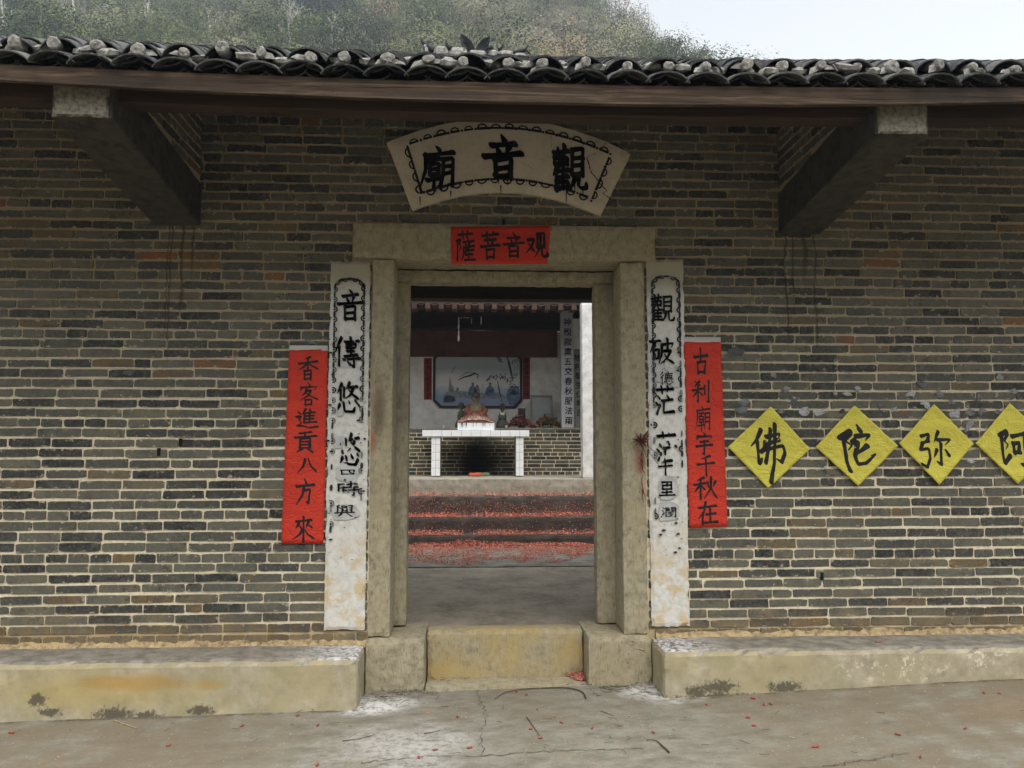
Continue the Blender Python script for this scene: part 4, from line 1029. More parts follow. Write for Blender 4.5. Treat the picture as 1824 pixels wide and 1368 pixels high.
# torn grey scraps of older paper round the yellow sheets
sc_spots = [(1308, 626, 34, 30), (1378, 668, 18, 10), (1400, 694, 18, 14), (1328, 716, 24, 12), (1322, 732, 26, 18), (1414, 714, 16, 14), (1434, 735, 26, 22), (1460, 733, 24, 14), (1390, 733, 16, 14), (1487, 700, 12, 12), (1510, 702, 20, 10), (1528, 692, 14, 16), (1512, 667, 14, 8), (1500, 732, 16, 12), (1568, 720, 14, 18), (1594, 730, 12, 12), (1622, 702, 18, 14), (1640, 684, 24, 20), (1672, 702, 18, 18), (1650, 722, 22, 20), (1694, 716, 14, 18), (1702, 736, 28, 24), (1730, 735, 22, 16), (1748, 733, 20, 16), (1745, 708, 16, 12), (1780, 672, 14, 16), (1806, 698, 26, 12), (1775, 704, 10, 10), (1778, 734, 12, 12), (1467, 834, 18, 6), (585, 604, 20, 6), (440, 630, 34, 14), (556, 610, 34, 8), (575, 600, 26, 6), (228, 664, 22, 12), (1725, 760, 12, 30), (1730, 822, 16, 12)]
for k, (px, py, wd, hg) in enumerate(sc_spots):
    r_ = random.Random(900 + k); p = at(px, py, -.012); sx, sz = wd / 542 * 1.0, hg / 542 * 1.0; mb = MB(); n = 9; rings = []
    ce = mb.addv([(0, -.004 - r_.uniform(0, .008), 0)])
    for rr in (.55, 1.):
        rings.append(mb.addv([(sx * rr * math.cos(6.283 * u / n) * (1 if rr < 1 else r_.uniform(.25, 1.3)), -r_.uniform(-.002, .004) if rr == 1 else -r_.uniform(.0, .012), sz * rr * math.sin(6.283 * u / n) * (1 if rr < 1 else r_.uniform(.25, 1.3))) for u in range(n)]))
    rv = r_.random() * .95 if k not in (8, 13, 27, 28) else 1.0
    for u in range(n):
        q = (u + 1) % n; mb.face((ce, rings[0] + q, rings[0] + u)[::-1], r=rv); mb.face((rings[0] + u, rings[1] + u, rings[1] + q, rings[0] + q), r=rv if r_.random() > .2 else r_.random())
    o = ob('paper_scrap', mb, M['scrap'], None, loc=p); o.rotation_euler = (0, r_.uniform(-.6, .6), 0)
    right_ = px > 1200
    nd_ = ('above yellow diamond beside red couplet', 'above yellow diamond second from red couplet', 'above yellow diamond third from red couplet', 'above yellow diamond farthest from red couplet')[min(3, max(0, int((px - 1296) / 150)))] if right_ else ''
    tag(o, 'torn grey paper scrap on bricks ' + nd_ if right_ else 'torn sliver of pale paper stuck on the bricks left of the door', 'paper scrap', 'torn paper scraps right of the door' if right_ else 'torn paper slivers left of the door')

# bundle of burnt incense sticks in the crack beside the right post
inc = thing('incense_bundle', 'bristling bundle of burnt red incense sticks tucked beside right door post', 'incense', (.955, -.04, 1.53))
M['incense'] = mat_ramp('incense_red', [(0, (.10, .02, .018)), (.6, (.20, .04, .03)), (1, (.06, .03, .02))])
r_ = random.Random(3); mb = MB(); c0 = at(1141, 785, -.05)
for k in range(70):
    a, e = r_.uniform(0, 6.283), r_.uniform(-.5, 1.); d = Vector((math.cos(a) * .8, -abs(math.sin(a)) * .8 - .1, e)).normalized() * r_.uniform(.035, .085)
    mb.tube([c0, c0 + d], [.0028, .0016], 4, r=r_.random())
for k in range(8): mb.tube([c0, c0 + Vector((r_.uniform(.02, .12), -.01, r_.uniform(-.22, -.05)))], [.002, .0012], 4, r=.9)
for k in range(16):
    z_ = r_.uniform(-.35, -.05); mb.tube([c0 + Vector((.008, .01, z_)), c0 + Vector((.008 + r_.uniform(-.03, .03), -.015, z_ - r_.uniform(.03, .08)))], [.003, .0015], 4, r=r_.random())
ob('stick', mb, M['incense'], inc, kind='stuff')

# ================================================================= THE MAIN HALL BEHIND THE COURT
hall = thing('main_hall', 'dim whitewashed shrine hall up red littered steps behind the doorway', 'building', (0, 5.8, .18))
SZ = [.18, .33, .54, .81, 1.055]; SY = [5.8, 6.2, 6.6, 7.0]
HX0, HX1 = -3.2, 3.4
plain('court_floor', WX0 + .3, WX1 - .3, 3.885, 5.797, -.1, .192, 'court', hall)
M['soot_step'] = simple('sooty_step_cement', (.065, .055, .05), .9, .6, 5, .5, hue=(.025, .023, .022))
for k in range(3): plain('step', -2.4, 2.9, SY[k], SY[k + 1] - .003, 0, SZ[k + 1], 'soot_step', hall, step=.05, amp=.008, edge=.010, seed=k)
plain('platform', -2.4, 2.9, 7.0, 10.0, 0, SZ[4], 'platform', hall, step=.12, amp=.006, edge=.008, seed=5)
plain('court_wall', WX0, WX0 + .3, 4.003, 10.2, 0, 4.6, 'white_wall', hall); plain('court_wall', WX1 - .3, WX1, 4.003, 10.2, 0, 4.6, 'white_wall', hall)
YB = 9.8
plain('back_wall', WX0 + .303, WX1 - .303, YB, YB + .25, 1.0, 3.74, 'white_wall', hall)
zr0, zr1 = at(850, 636, 9.74).z, at(850, 589, 9.74).z
plain('red_panel', WX0 + .303, 1.42, 9.72, 9.797, zr0, zr1, 'red_board', hall)
plain('tie_beam', WX0 + .303, WX1 - .303, 9.55, 9.797, zr1 + .003, zr1 + .05, 'dark_wood', hall)
plain('upper_boarding', WX0 + .303, WX1 - .303, 9.70, 9.797, zr1 + .053, 4.62, 'dark_wood', hall)
# roof over the main hall with its front eave
HE = 7.6
hz = at(900, 553, HE).z
rm = MB(); rm.hexa([(WX0, HE - .05, hz + .10), (WX1, HE - .05, hz + .10), (WX1, 10.2, hz + 1.0), (WX0, 10.2, hz + 1.0), (WX0, HE - .05, hz + .14), (WX1, HE - .05, hz + .14), (WX1, 10.2, hz + 1.04), (WX0, 10.2, hz + 1.04)])
hroof = ob('roof', rm, M['dark_wood'], hall)
M['rafter'] = simple('old_rafter', (.075, .045, .032), .85, .4, 9, .3)
M['clay'] = mat_ramp('tile_underside', [(0, (.05, .04, .034)), (.5, (.12, .08, .062)), (1, (.20, .12, .09))])
for k, x in enumerate(np.arange(-2.2, 2.9, .215)):
    q = MB(); q.rough(x - .045, x + .045, HE - .1, HE + .2, hz, hz + .095, .05, .004, .004, k); ob('rafter', q, M['rafter'], hroof)
    q = MB(); q.merge(arc_tile(.13, .03, .3, -1), Matrix.Translation((x + .1075, HE - .12, hz + .10)), r=random.Random(k).random()); ob('roof_tile', q, M['clay'], hroof)
pb = MB(); pb.box(WX0 + .303, WX1 - .303, HE + .3, HE + .5, hz + .09, hz + .24); ob('eave_purlin', pb, M['dark_wood'], hroof)
for k in range(3):
    pb = MB(); P = [Vector((-1.6 + 3.6 * j / 12, 8.5 + .2 * k, 4.02 + .05 * k - .16 * math.sin(math.pi * j / 12))) for j in range(13)]; pb.tube(P, .012, 6); ob('cable', pb, M['dark_wood'], hroof)

# raised brick counter along the back
SOOT = (at(850, 815, 8.8).x, at(850, 822, 8.8).z, .62, .85)
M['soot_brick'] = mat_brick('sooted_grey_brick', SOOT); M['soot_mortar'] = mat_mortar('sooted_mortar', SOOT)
CT = 1.885
cx0, cx1 = WX0 + .31, at(1035, 800, 8.8).x
core = MB(); core.box(cx0, cx1, 8.806, YB - .003, SZ[4] - .01, CT - .03); cn = ob('altar_counter', core, M['soot_mortar'], hall)
cb = MB(); r_ = random.Random(77); n_rows = 12; ph = (CT - .03 - SZ[4]) / n_rows
for k in range(n_rows):
    x = -1.9 - r_.uniform(0, .2)
    while x < cx1 - .03:
        L = .262 * r_.uniform(.9, 1.06) if k % 5 else .13
        a, b = x, min(x + L - .012, cx1)
        if b - a > .03: cb.merge(brick_mb(b - a, ph - .014, r_, rv=r_.random() * .8), Matrix.Translation(((a + b) / 2, 8.80, SZ[4] + (k + .5) * ph)))
        x += L
ob('brick', cb, M['soot_brick'], cn, kind='stuff')
plain('counter_top', cx0, cx1 + .01, 8.785, YB - .004, CT - .028, CT, 'platform', hall)

# board column, side bay and white pillar
M['board'] = simple('pale_board', (.40, .405, .42), .8, .10, 5, .1)
bc = (at(1000, 700, 8.79).x, at(1022, 700, 8.79).x)
pil = plain('board_column', bc[0], bc[1], 8.80, 9.0, CT, at(1010, 552, 8.8).z, 'board', hall, step=.1)
def font_chars(parent, chars, px, y0, y1, Y, size, mat, slant=.06):
    """small writing set with the built-in letter shapes, one mesh for each character"""
    n = len(chars)
    for k, ch in enumerate(chars):
        c = bpy.data.curves.new('character', 'FONT'); c.body = ch; c.size = size; c.align_x = 'CENTER'; c.align_y = 'CENTER'; c.offset = size * .016; c.shear = slant; c.resolution_u = 3
        o = bpy.data.objects.new('tmp', c); COL.objects.link(o)
        me = bpy.data.meshes.new_from_object(o.evaluated_get(bpy.context.evaluated_depsgraph_get())); bpy.data.objects.remove(o)
        me.name = 'character'; me.materials.clear(); me.materials.append(M[mat])
        p = at(px(k) if callable(px) else px, y0 + (y1 - y0) * k / max(1, n - 1), Y)
        ob('character', None, None, parent, data=me, loc=(p.x, Y, p.z), rot=(R(90), 0, 0))
font_chars(pil, '神殿寂寞五交春秋服法雨', lambda k: 1010.5 + k * .25, 575, 750, 8.7965, .145, 'ink')
plain('side_bay_wall', at(1022, 700, 9.2).x, 2.6, 9.2, 9.3, SZ[4], 3.9, 'white_wall', hall)
bay = MB(); bay.box(at(1023, 700, 9.19).x, at(1042, 700, 9.19).x, 9.190, 9.1965, CT, at(1030, 622, 9.19).z); bay = ob('bay_panel', bay, simple('shaded_bay_plaster', (.24, .235, .235), .9, .12, 6, .1), hall)  # the bay wall's shade is put into the grey of this panel
font_chars(bay, '地利發生佑黎民', lambda k: 1028 + k * .9, 638, 736, 9.187, .13, 'ink')
plain('pillar', at(1037, 700, 7.25).x, at(1037, 700, 7.25).x + .26, 7.25, 7.51, SZ[4], hz + .10, 'pillar', hall, step=.06, amp=.004, edge=.008, seed=9)

# ---------------------------------------------------------------- white tiled offering table
TY = 8.02
tab = thing('offering_table', 'white tiled offering table standing before the brick altar counter', 'table', (-.1, TY, SZ[4]))
ta, tb_ = at(752, 767, TY), at(943, 778, TY); tz1, tz0 = at(850, 766.5, TY).z, at(850, 777.5, TY).z
core = MB(); core.box(ta.x + .004, tb_.x - .004, TY + .006, 8.62, tz0 + .003, tz1 - .003); top = ob('table_top', core, M['grout'], tab)
nt = 11; tw = (tb_.x - ta.x) / nt; tm = MB(); tm.rough(-tw / 2 + .002, tw / 2 - .002, 0, .008, -(tz1 - tz0) / 2 + .002, (tz1 - tz0) / 2 - .002, .08, .0003, .001, 1); tmesh = tm.mesh('tile', M['glaze'])
for k in range(nt): ob('tile', None, None, top, data=tmesh, loc=(ta.x + (k + .5) * tw, TY - .002, (tz0 + tz1) / 2))
tm = MB(); tm.rough(-tw / 2 + .002, tw / 2 - .002, -.09, .09, -.004, .004, .1, .0003, .001, 1); tmesh = tm.mesh('tile', M['glaze'])
for k in range(nt):
    for j in range(3): ob('tile', None, None, top, data=tmesh, loc=(ta.x + (k + .5) * tw, TY + .1 + j * .19, tz1 + .001))
for pxa, pxb in ((768, 784), (919, 933)):
    xa, xb = at(pxa, 810, TY).x, at(pxb, 810, TY).x
    lc = MB(); lc.box(xa + .004, xb - .004, TY + .036, 8.55, SZ[4] + .012, tz0 + .001); leg = ob('leg', lc, M['grout'], tab)
    n = 5; hh = (tz0 - SZ[4] - .012) / n; tm = MB(); tm.rough(-(xb - xa) / 4 + .0015, (xb - xa) / 4 - .0015, 0, .007, -hh / 2 + .002, hh / 2 - .002, .08, .0003, .001, 2); tmesh = tm.mesh('tile', M['glaze'])
    for k in range(n):
        for j in (0, 1): ob('tile', None, None, leg, data=tmesh, loc=(xa + (xb - xa) * (j + .5) / 2, TY + .028, SZ[4] + .012 + (k + .5) * hh))
# incense box heaped with ash and spent sticks
ib = thing('incense_box', 'white tiled incense box heaped with ash and spent sticks on the offering table', 'incense burner', (0, 8.2, tz1))
ia, ic = at(815, 768, 8.14), at(881, 753, 8.14)
plain('box', ia.x, ic.x, 8.14, 8.5, tz1 + .006, ic.z, 'glaze', ib, step=.1)
am = MB(); n = 18; m_ = 7; r_ = random.Random(6); idx = {}
for i in range(n + 1):
    for j in range(m_ + 1):
        u, v = i / n, j / m_; h = .13 * (math.sin(math.pi * u) ** .8) * (.4 + .6 * math.sin(math.pi * v)) + .012 * r_.random()
        idx[i, j] = am.addv([(ia.x + .01 + (ic.x - ia.x - .02) * u, 8.15 + .34 * v, ic.z - .006 + h)])
for i in range(n):
    for j in range(m_): am.face((idx[i, j], idx[i + 1, j], idx[i + 1, j + 1], idx[i, j + 1]))
ob('ash', am, simple('incense_ash', (.36, .32, .29), .95, .45, 40, .6, hue=(.12, .08, .07)), ib)
stk = MB()
for k in range(420):
    u, v = r_.random(), r_.random(); h = .13 * (math.sin(math.pi * u) ** .8) * (.4 + .6 * math.sin(math.pi * v)); p = Vector((ia.x + .01 + (ic.x - ia.x - .02) * u, 8.15 + .34 * v, ic.z + h - .005))
    stk.tube([p, p + Vector((r_.gauss(0, .012), r_.gauss(0, .012), r_.uniform(.015, .06)))], .0028, 3, r=r_.random())
M['stick'] = mat_ramp('incense_stick', [(0, (.30, .08, .05)), (.5, (.42, .16, .09)), (.8, (.5, .45, .40)), (1, (.12, .06, .05))])
ob('stick', stk, M['stick'], ib, kind='stuff')
so_ = MB()
for k in range(26):
    a = r_.uniform(ia.x + .02, ic.x - .02); l_ = r_.uniform(.02, .10); i = so_.addv([(a, 8.134, ic.z - .004), (a + r_.uniform(.004, .012), 8.134, ic.z - .004), (a + r_.uniform(-.01, .01), 8.134, ic.z - l_)]); so_.face((i, i + 2, i + 1))
ob('soot_streak', so_, M['ink_worn'], ib)

# ---------------------------------------------------------------- statues on the counter
def statue(name, label, px0, px1, ytop, Y, robe, body, seed, wide=1.0):
    a, b = at(px0, 752, Y), at(px1, 752, Y); cx = (a.x + b.x) / 2; W_ = (b.x - a.x) / 2; H = at((px0 + px1) / 2, ytop, Y).z - CT
    t = thing(name, label, 'statue', (cx, Y, CT), 'statues on the altar counter')
    z = lambda f: CT + .001 + H * f
    hr = H * .105
    bmb = MB()    # robe, shoulders, neck and head drawn up as one body
    bmb.lathe([(W_ * .92, z(0)), (W_ * 1.0, z(.04)), (W_ * .95, z(.14)), (W_ * .78, z(.24)), (W_ * .60, z(.36)), (W_ * .50, z(.48)), (W_ * .45, z(.58)), (W_ * .32, z(.655)), (hr * .55, z(.68)), (hr * .52, z(.71)), (hr * .85, z(.735)), (hr * 1.0, z(.79)), (hr * .98, z(.85)), (hr * .75, z(.90)), (hr * .3, z(.925))], cx, Y, 22, 1, .62)
    for k in range(len(bmb.v)):
        x_, y_, z_ = bmb.v[k]; f = (z_ - CT) / H
        if f < .6: bmb.v[k] = (x_ + .018 * H * math.sin(f * 40 + x_ * 60), y_ - .02 * abs(math.sin(x_ * 70)) * (1 - f), z_)
    o = ob('figure', bmb, M[body], t, smooth=True)
    for s_ in (-1, 1):   # sleeves folded to the lap, hands together
        m2 = MB(); m2.tube([(cx + s_ * W_ * .38, Y - .02, z(.61)), (cx + s_ * W_ * .54, Y - W_ * .25, z(.45)), (cx + s_ * W_ * .36, Y - W_ * .52, z(.36)), (cx + s_ * W_ * .06, Y - W_ * .58, z(.40))], [W_ * .13, W_ * .16, W_ * .15, W_ * .07], 9); ob('sleeve', m2, M[robe], t, smooth=True)
    m2 = MB(); m2.lathe([(W_ * 1.03, z(0)), (W_ * 1.06, z(.05)), (W_ * 1.0, z(.15)), (W_ * .83, z(.25)), (W_ * .65, z(.36)), (W_ * .55, z(.46))], cx, Y, 22, 1, .66); ob('robe', m2, M[robe], t, smooth=True)
    m2 = MB(); m2.lathe([(hr * 1.08, z(.83)), (hr * 1.12, z(.88)), (hr * .95, z(.925)), (hr * .5, z(.95)), (hr * .42, z(.985)), (hr * .12, z(1.0))], cx, Y, 14, 1, 1)
    for s_ in (-1, 1): m2.rough(cx + s_ * hr * .9 - hr * .18, cx + s_ * hr * .9 + hr * .18, Y - hr * .2, Y + hr * .2, z(.86), z(.95), .02, .002, .002, seed)
    ob('crown', m2, M['statue_dark'], t)
    m2 = MB()
    m2.tube([(cx, Y - hr * 1.0, z(.815)), (cx, Y - hr * 1.12, z(.79)), (cx, Y - hr * 1.0, z(.775))], [hr * .07, hr * .14, hr * .1], 6)
    for s_ in (-1, 1): m2.tube([(cx + s_ * hr * .2, Y - hr * .97, z(.822)), (cx + s_ * hr * .55, Y - hr * .82, z(.822))], hr * .06, 5); m2.tube([(cx + s_ * hr * .98, Y, z(.84)), (cx + s_ * hr * 1.05, Y, z(.77))], hr * .14, 6)
    m2.tube([(cx - hr * .25, Y - hr * .95, z(.757)), (cx + hr * .25, Y - hr * .95, z(.757))], hr * .05, 5)
    ob('face', m2, M[body], o); return t
M['statue_gold'] = simple('dull_gilt', (.19, .15, .075), .55, .35, 30, .2, .4); M['statue_dark'] = simple('smoky_bronze', (.055, .052, .042), .6, .4, 30, .2, .4)
M['statue_red'] = simple('faded_red_cloth', (.24, .085, .055), .9, .4, 18, .4); M['statue_green'] = simple('smoked_green_glaze', (.075, .075, .055), .55, .4, 25, .2, .4)
statue('seated_statue', 'large gilt seated statue in a faded red robe behind the incense box', 816, 878, 697, 8.98, 'statue_red', 'statue_gold', 1)
statue('seated_statue', 'small dark crowned statue seated beside the large one, nearer the bare wall', 811, 832, 716, 9.06, 'statue_green', 'statue_green', 2)
rs = statue('seated_statue', 'small dark crowned statue seated beside the large one, with a white ribbon', 884, 906, 718, 9.06, 'statue_green', 'statue_green', 3)
m2 = MB(); c = at(895, 736, 8.86)
for s_ in (-1, 1): m2.hexa([(c.x, 8.86, c.z - .03), (c.x + s_ * .03, 8.855, c.z - .035), (c.x + s_ * .03, 8.862, c.z - .035), (c.x, 8.867, c.z - .03), (c.x, 8.86, c.z + .005), (c.x + s_ * .05, 8.855, c.z + .03), (c.x + s_ * .05, 8.862, c.z + .03), (c.x, 8.867, c.z + .005)])
ob('ribbon', m2, M['strip'], rs)

# ---------------------------------------------------------------- painting in an eight-sided dark frame
PYB = YB - .004
pic = thing('altar_painting', 'pale blue ink painting of robed figures and bamboo in black eight sided frame', 'painting', (at(850, 728, PYB).x, PYB, at(850, 728, PYB).z))
pa, pc = at(771, 727, PYB), at(930, 625.5, PYB); cc = .13
oct_ = lambda x0, x1, z0, z1, c_: [(x0 + c_, z0), (x1 - c_, z0), (x1, z0 + c_), (x1, z1 - c_), (x1 - c_, z1), (x0 + c_, z1), (x0, z1 - c_), (x0, z0 + c_)]
fo = oct_(pa.x, pc.x, pa.z, pc.z, cc); fi = oct_(pa.x + .045, pc.x - .045, pa.z + .045, pc.z - .045, cc - .012)
fm = MB(); rg = [fm.addv([(x_, y_, z_) for x_, z_ in P]) for P, y_ in ((fo, PYB), (fo, PYB - .03), (fi, PYB - .03), (fi, PYB - .008))]
for a, b in zip(rg, rg[1:]):
    for k in range(8): q = (k + 1) % 8; fm.face((a + k, a + q, b + q, b + k))
ob('frame', fm, simple('black_frame_paint', (.018, .018, .018), .5, .2, 9, .05, .4), pic)
t = NT('ink_wash_picture', .5, .3); x, y, z = t.xyz(t.pos()); q = t.add(z, t.mul(t.math('SUBTRACT', t.noise(t.pos(), 3, 5), .5), .25))
H0, H1 = pa.z, pc.z; f = t.ss(q, H0, H1)
t.col(t.ramp(f, [(.08, (.24, .31, .43)), (.22, (.42, .48, .54)), (.34, (.66, .65, .61)), (.55, (.64, .64, .61)), (.78, (.38, .43, .48)), (.95, (.46, .49, .52))])); M['picture'] = t.m
cm = MB(); i = cm.addv([(x_, PYB - .008, z_) for x_, z_ in oct_(pa.x + .04, pc.x - .04, pa.z + .04, pc.z - .04, cc - .01)]); cm.face([i + k for k in range(8)])
canvas = ob('canvas', cm, M['picture'], pic)
M['p_ink'] = simple('picture_ink', (.05, .06, .075), .6, .4, 20, 0); M['p_blue'] = simple('picture_blue', (.13, .17, .25), .6, .5, 12, 0); M['p_pale'] = simple('picture_pale', (.50, .50, .47), .6, .2, 12, 0); M['p_grey'] = simple('picture_grey', (.24, .25, .26), .6, .4, 14, 0)
def pshape(pts, mat, lift): # flat paint on the canvas
    m2 = MB(); P = [at(a, b, PYB) for a, b in pts]; i = m2.addv([(p.x, PYB - .008 - lift, p.z) for p in P]); m2.face([i + k for k in range(len(P))]); ob('painted_shape', m2, M[mat], canvas)
def pline(pts, wd, mat, lift):
    m2 = MB(); pv = None
    for k, (a, b) in enumerate(pts):
        p = at(a, b, PYB); a2, b2 = pts[min(k + 1, len(pts) - 1)]; a1, b1 = pts[max(k - 1, 0)]; d = Vector((a2 - a1, b2 - b1)).normalized(); w_ = wd * (1 - .6 * abs(2 * k / (len(pts) - 1) - 1)) * .0105
        i = m2.addv([(p.x - d.y * w_, PYB - .008 - lift, p.z - d.x * w_), (p.x + d.y * w_, PYB - .008 - lift, p.z + d.x * w_)])
        if pv is not None: m2.face((pv, pv + 1, i + 1, i))
        pv = i
    ob('brush_line', m2, M[mat], canvas)
pshape([(788, 718), (789, 706), (795, 699), (806, 695), (826, 697), (846, 700), (870, 700), (888, 699), (898, 704), (902, 710), (880, 710), (846, 710), (812, 708), (806, 716)], 'p_grey', .001)
pshape([(790, 717), (791, 708), (797, 703), (808, 706), (812, 714), (806, 717)], 'p_ink', .0014)
for cx_, w_, top_ in ((842, 9, 682), (873, 10, 682), (850, 6, 686)):
    pshape([(cx_ - w_, 706), (cx_ - w_ * .7, 692), (cx_ - 2, 687), (cx_ - 2.2, top_ + 1), (cx_, top_ - 1), (cx_ + 2.2, top_ + 1), (cx_ + 2, 687), (cx_ + w_ * .7, 692), (cx_ + w_, 706)], 'p_blue' if cx_ != 850 else 'p_grey', .0018)
    pshape([(cx_ - 2, top_ + 2), (cx_, top_ - 1.5), (cx_ + 2, top_ + 2), (cx_, top_ + 1)], 'p_ink', .0024)
pshape([(857, 700), (857, 689), (859, 684), (861, 684), (863, 689), (863, 700)], 'p_pale', .002); pshape([(799, 698), (800, 680), (802, 672), (804, 684), (808, 690), (808, 698)], 'p_grey', .0016)
pshape([(812, 697), (814, 690), (818, 692), (816, 697)], 'p_blue', .002); pline([(816, 677), (826, 672), (838, 669), (846, 665), (852, 668), (850, 674)], 1.8, 'p_ink', .002); pline([(805, 665), (807, 658), (813, 652)], 1.2, 'p_grey', .002); pline([(818, 672), (830, 664), (844, 664)], 1.2, 'p_grey', .0018)
pshape([(902, 708), (904, 694), (912, 688), (924, 688), (926, 712), (920, 722), (908, 722)], 'p_blue', .0016); pshape([(906, 702), (914, 694), (922, 700), (918, 704)], 'p_ink', .002)
pline([(901, 630), (906, 645), (910, 662), (913, 676)], 2.4, 'p_ink', .002); pline([(886, 678), (889, 694), (894, 716)], 1.2, 'p_ink', .002)
r_ = random.Random(12)
for bx, by, n in ((887, 636, 8), (893, 641, 5), (920, 640, 9), (882, 668, 12), (895, 668, 12), (908, 674, 12), (916, 666, 8), (872, 671, 6), (914, 684, 6)):
    for k in range(n):
        a = r_.uniform(.4, 2.7); l_ = r_.uniform(4, 9); x_, y_ = bx + r_.gauss(0, 3), by + r_.gauss(0, 2.5); ex, ey = x_ + l_ * math.cos(a), y_ + l_ * math.sin(a); nx, ny = -math.sin(a), math.cos(a)
        pshape([(x_, y_), ((x_ + ex) / 2 + nx, (y_ + ey) / 2 + ny), (ex, ey), ((x_ + ex) / 2 - nx, (y_ + ey) / 2 - ny)], 'p_ink' if r_.random() < .6 else 'p_blue', .0022 + .0001 * k)
# red paper on the back wall round the painting
M['old_red'] = mat_paper('smoked_red_paper', (.33, .045, .035), (.24, .035, .028))
for px0, px1, y0, y1, lab in ((755, 769, 638, 712, 'narrow smoky red paper strip on the side of the painting by the bare wall'), (931, 944, 637, 711, 'narrow smoky red paper strip between the painting and the leaning picture')):
    t_, _ = paper('red_paper_strip', lab, 'couplet', [(px0, y0), (px1, y0), (px1, y1), (px0, y1)], YB - .005, 'old_red', 'red strips beside the painting', px0, 3, 14, .003)
    font_chars(t_, '如大佛祖在天堂' if px0 < 800 else '是成事登位三界', (px0 + px1) / 2, y0 + 7, y1 - 6, YB - .0135, .10, 'ink')
M['banner_red'] = mat_paper('dim_red_paper', (.22, .045, .045), (.17, .035, .035))
t_, _ = paper('red_paper_banner', 'dim red paper banner with four characters overlapping the top of the painting frame', 'banner', [(815, 619), (874, 617), (874, 633), (815, 635)], PYB - .045, 'banner_red', None, 5, 12, 4, .003)
font_chars(t_, '佑民安邦', lambda k: 824 + k * 13.7, 627, 626, PYB - .0535, .11, 'ink')

# ---------------------------------------------------------------- small things on and under the altar
def lean_frame():
    t = thing('leaning_picture', 'framed grey picture leaning on the wall above the altar counter', 'picture', (at(964, 755, 9.4).x, 9.4, CT))
    a, b = at(945, 755, 9.5), at(984, 704, 9.5); f = .035; tl = lambda z_: 9.42 + (z_ - CT) * .18
    for x0, x1, z0, z1 in ((a.x, a.x + f, CT + .002, b.z), (b.x - f, b.x, CT + .002, b.z), (a.x + f + .001, b.x - f - .001, b.z - f, b.z), (a.x + f + .001, b.x - f - .001, CT + .002, CT + f)):
        m2 = MB(); m2.hexa([(x0, tl(z0) - .025, z0), (x1, tl(z0) - .025, z0), (x1, tl(z0), z0), (x0, tl(z0), z0), (x0, tl(z1) - .025, z1), (x1, tl(z1) - .025, z1), (x1, tl(z1), z1), (x0, tl(z1), z1)]); ob('frame_bar', m2, simple('tarnished_frame', (.20, .185, .14), .5, .3, 20, .1, .4), t)
    m2 = MB(); m2.hexa([(a.x + f, tl(CT) - .012, CT + f), (b.x - f, tl(CT) - .012, CT + f), (b.x - f, tl(CT) - .006, CT + f), (a.x + f, tl(CT) - .006, CT + f), (a.x + f, tl(b.z) - .018, b.z - f), (b.x - f, tl(b.z) - .018, b.z - f), (b.x - f, tl(b.z) - .012, b.z - f), (a.x + f, tl(b.z) - .012, b.z - f)]); ob('glass', m2, simple('dusty_glass', (.17, .175, .16), .25, .2, 6, .02, .5), t)
lean_frame()
def heap(name, label, cat, px0, px1, ytop, Y, z0, cols, n, size, seed, rough_=.5):
    a, b = at(px0, 756, Y), at(px1, 756, Y); H = at(px0, ytop, Y).z - z0; r_ = random.Random(seed); mb = MB(); cx = (a.x + b.x) / 2; W_ = (b.x - a.x) / 2
    for k in range(n):
        u = r_.uniform(-1, 1); v = r_.uniform(-1, 1); h = H * max(0, 1 - u * u) * max(0, 1 - .6 * v * v) * r_.uniform(.2, 1)
        p = Vector((cx + u * W_, Y + v * .12, z0 + .02 + h)); d1 = Vector((r_.gauss(0, 1), r_.gauss(0, 1), r_.gauss(0, rough_))).normalized() * size * r_.uniform(.6, 1.3); d2 = Vector((r_.gauss(0, 1), r_.gauss(0, 1), r_.gauss(0, rough_))).normalized() * size * r_.uniform(.3, .7)
        i = mb.addv([p - d1, p - d2 + Vector((0, 0, size * .2)), p + d1, p + d2 - Vector((0, 0, size * .1))])
        for q in range(4): mb.v[i + q] = (mb.v[i + q][0], mb.v[i + q][1], max(mb.v[i + q][2], z0 + .002))
        mb.face((i, i + 1, i + 2, i + 3), r=r_.random())
    return tag(ob(name, mb, mat_ramp(name + '_colours', cols)), label, cat)
heap('cloth_heap', 'crumpled heap of dull red cloth on the altar counter', 'cloth', 905, 948, 738, 8.98, CT, [(0, (.20, .06, .045)), (.7, (.26, .10, .07)), (1, (.14, .06, .05))], 260, .05, 1)
heap('flower_heap', 'heap of withered orange flowers and dark leaves beside the board column', 'flowers', 950, 1000, 738, 9.0, CT, [(0, (.05, .05, .03)), (.45, (.10, .08, .045)), (.6, (.38, .20, .05)), (.85, (.30, .11, .05)), (1, (.06, .05, .04))], 300, .042, 2, .9)
bx = MB(); a, b = at(923, 755, 9.25), at(936, 727, 9.25); bx.rough(a.x, b.x, 9.22, 9.34, CT + .001, b.z, .06, .002, .004, 3); tag(ob('wooden_box', bx, simple('dark_brown_box', (.06, .042, .036), .7, .3, 9, .1)), 'upright dark brown wooden box standing behind the cloth heap', 'box')
for k, (px, py, lab) in enumerate(((790, 756, 'tiny white cup on the altar counter near the bare wall'), (902, 756, 'tiny white cup on the altar counter by the cloth heap'))):
    p = at(px, py, 8.85); m2 = MB(); m2.lathe([(.014, CT + .001), (.018, CT + .012), (.022, CT + .04), (.019, CT + .04), (.012, CT + .012)], p.x, 8.85, 12); tag(ob('cup', m2, M['glaze']), lab, 'cup')
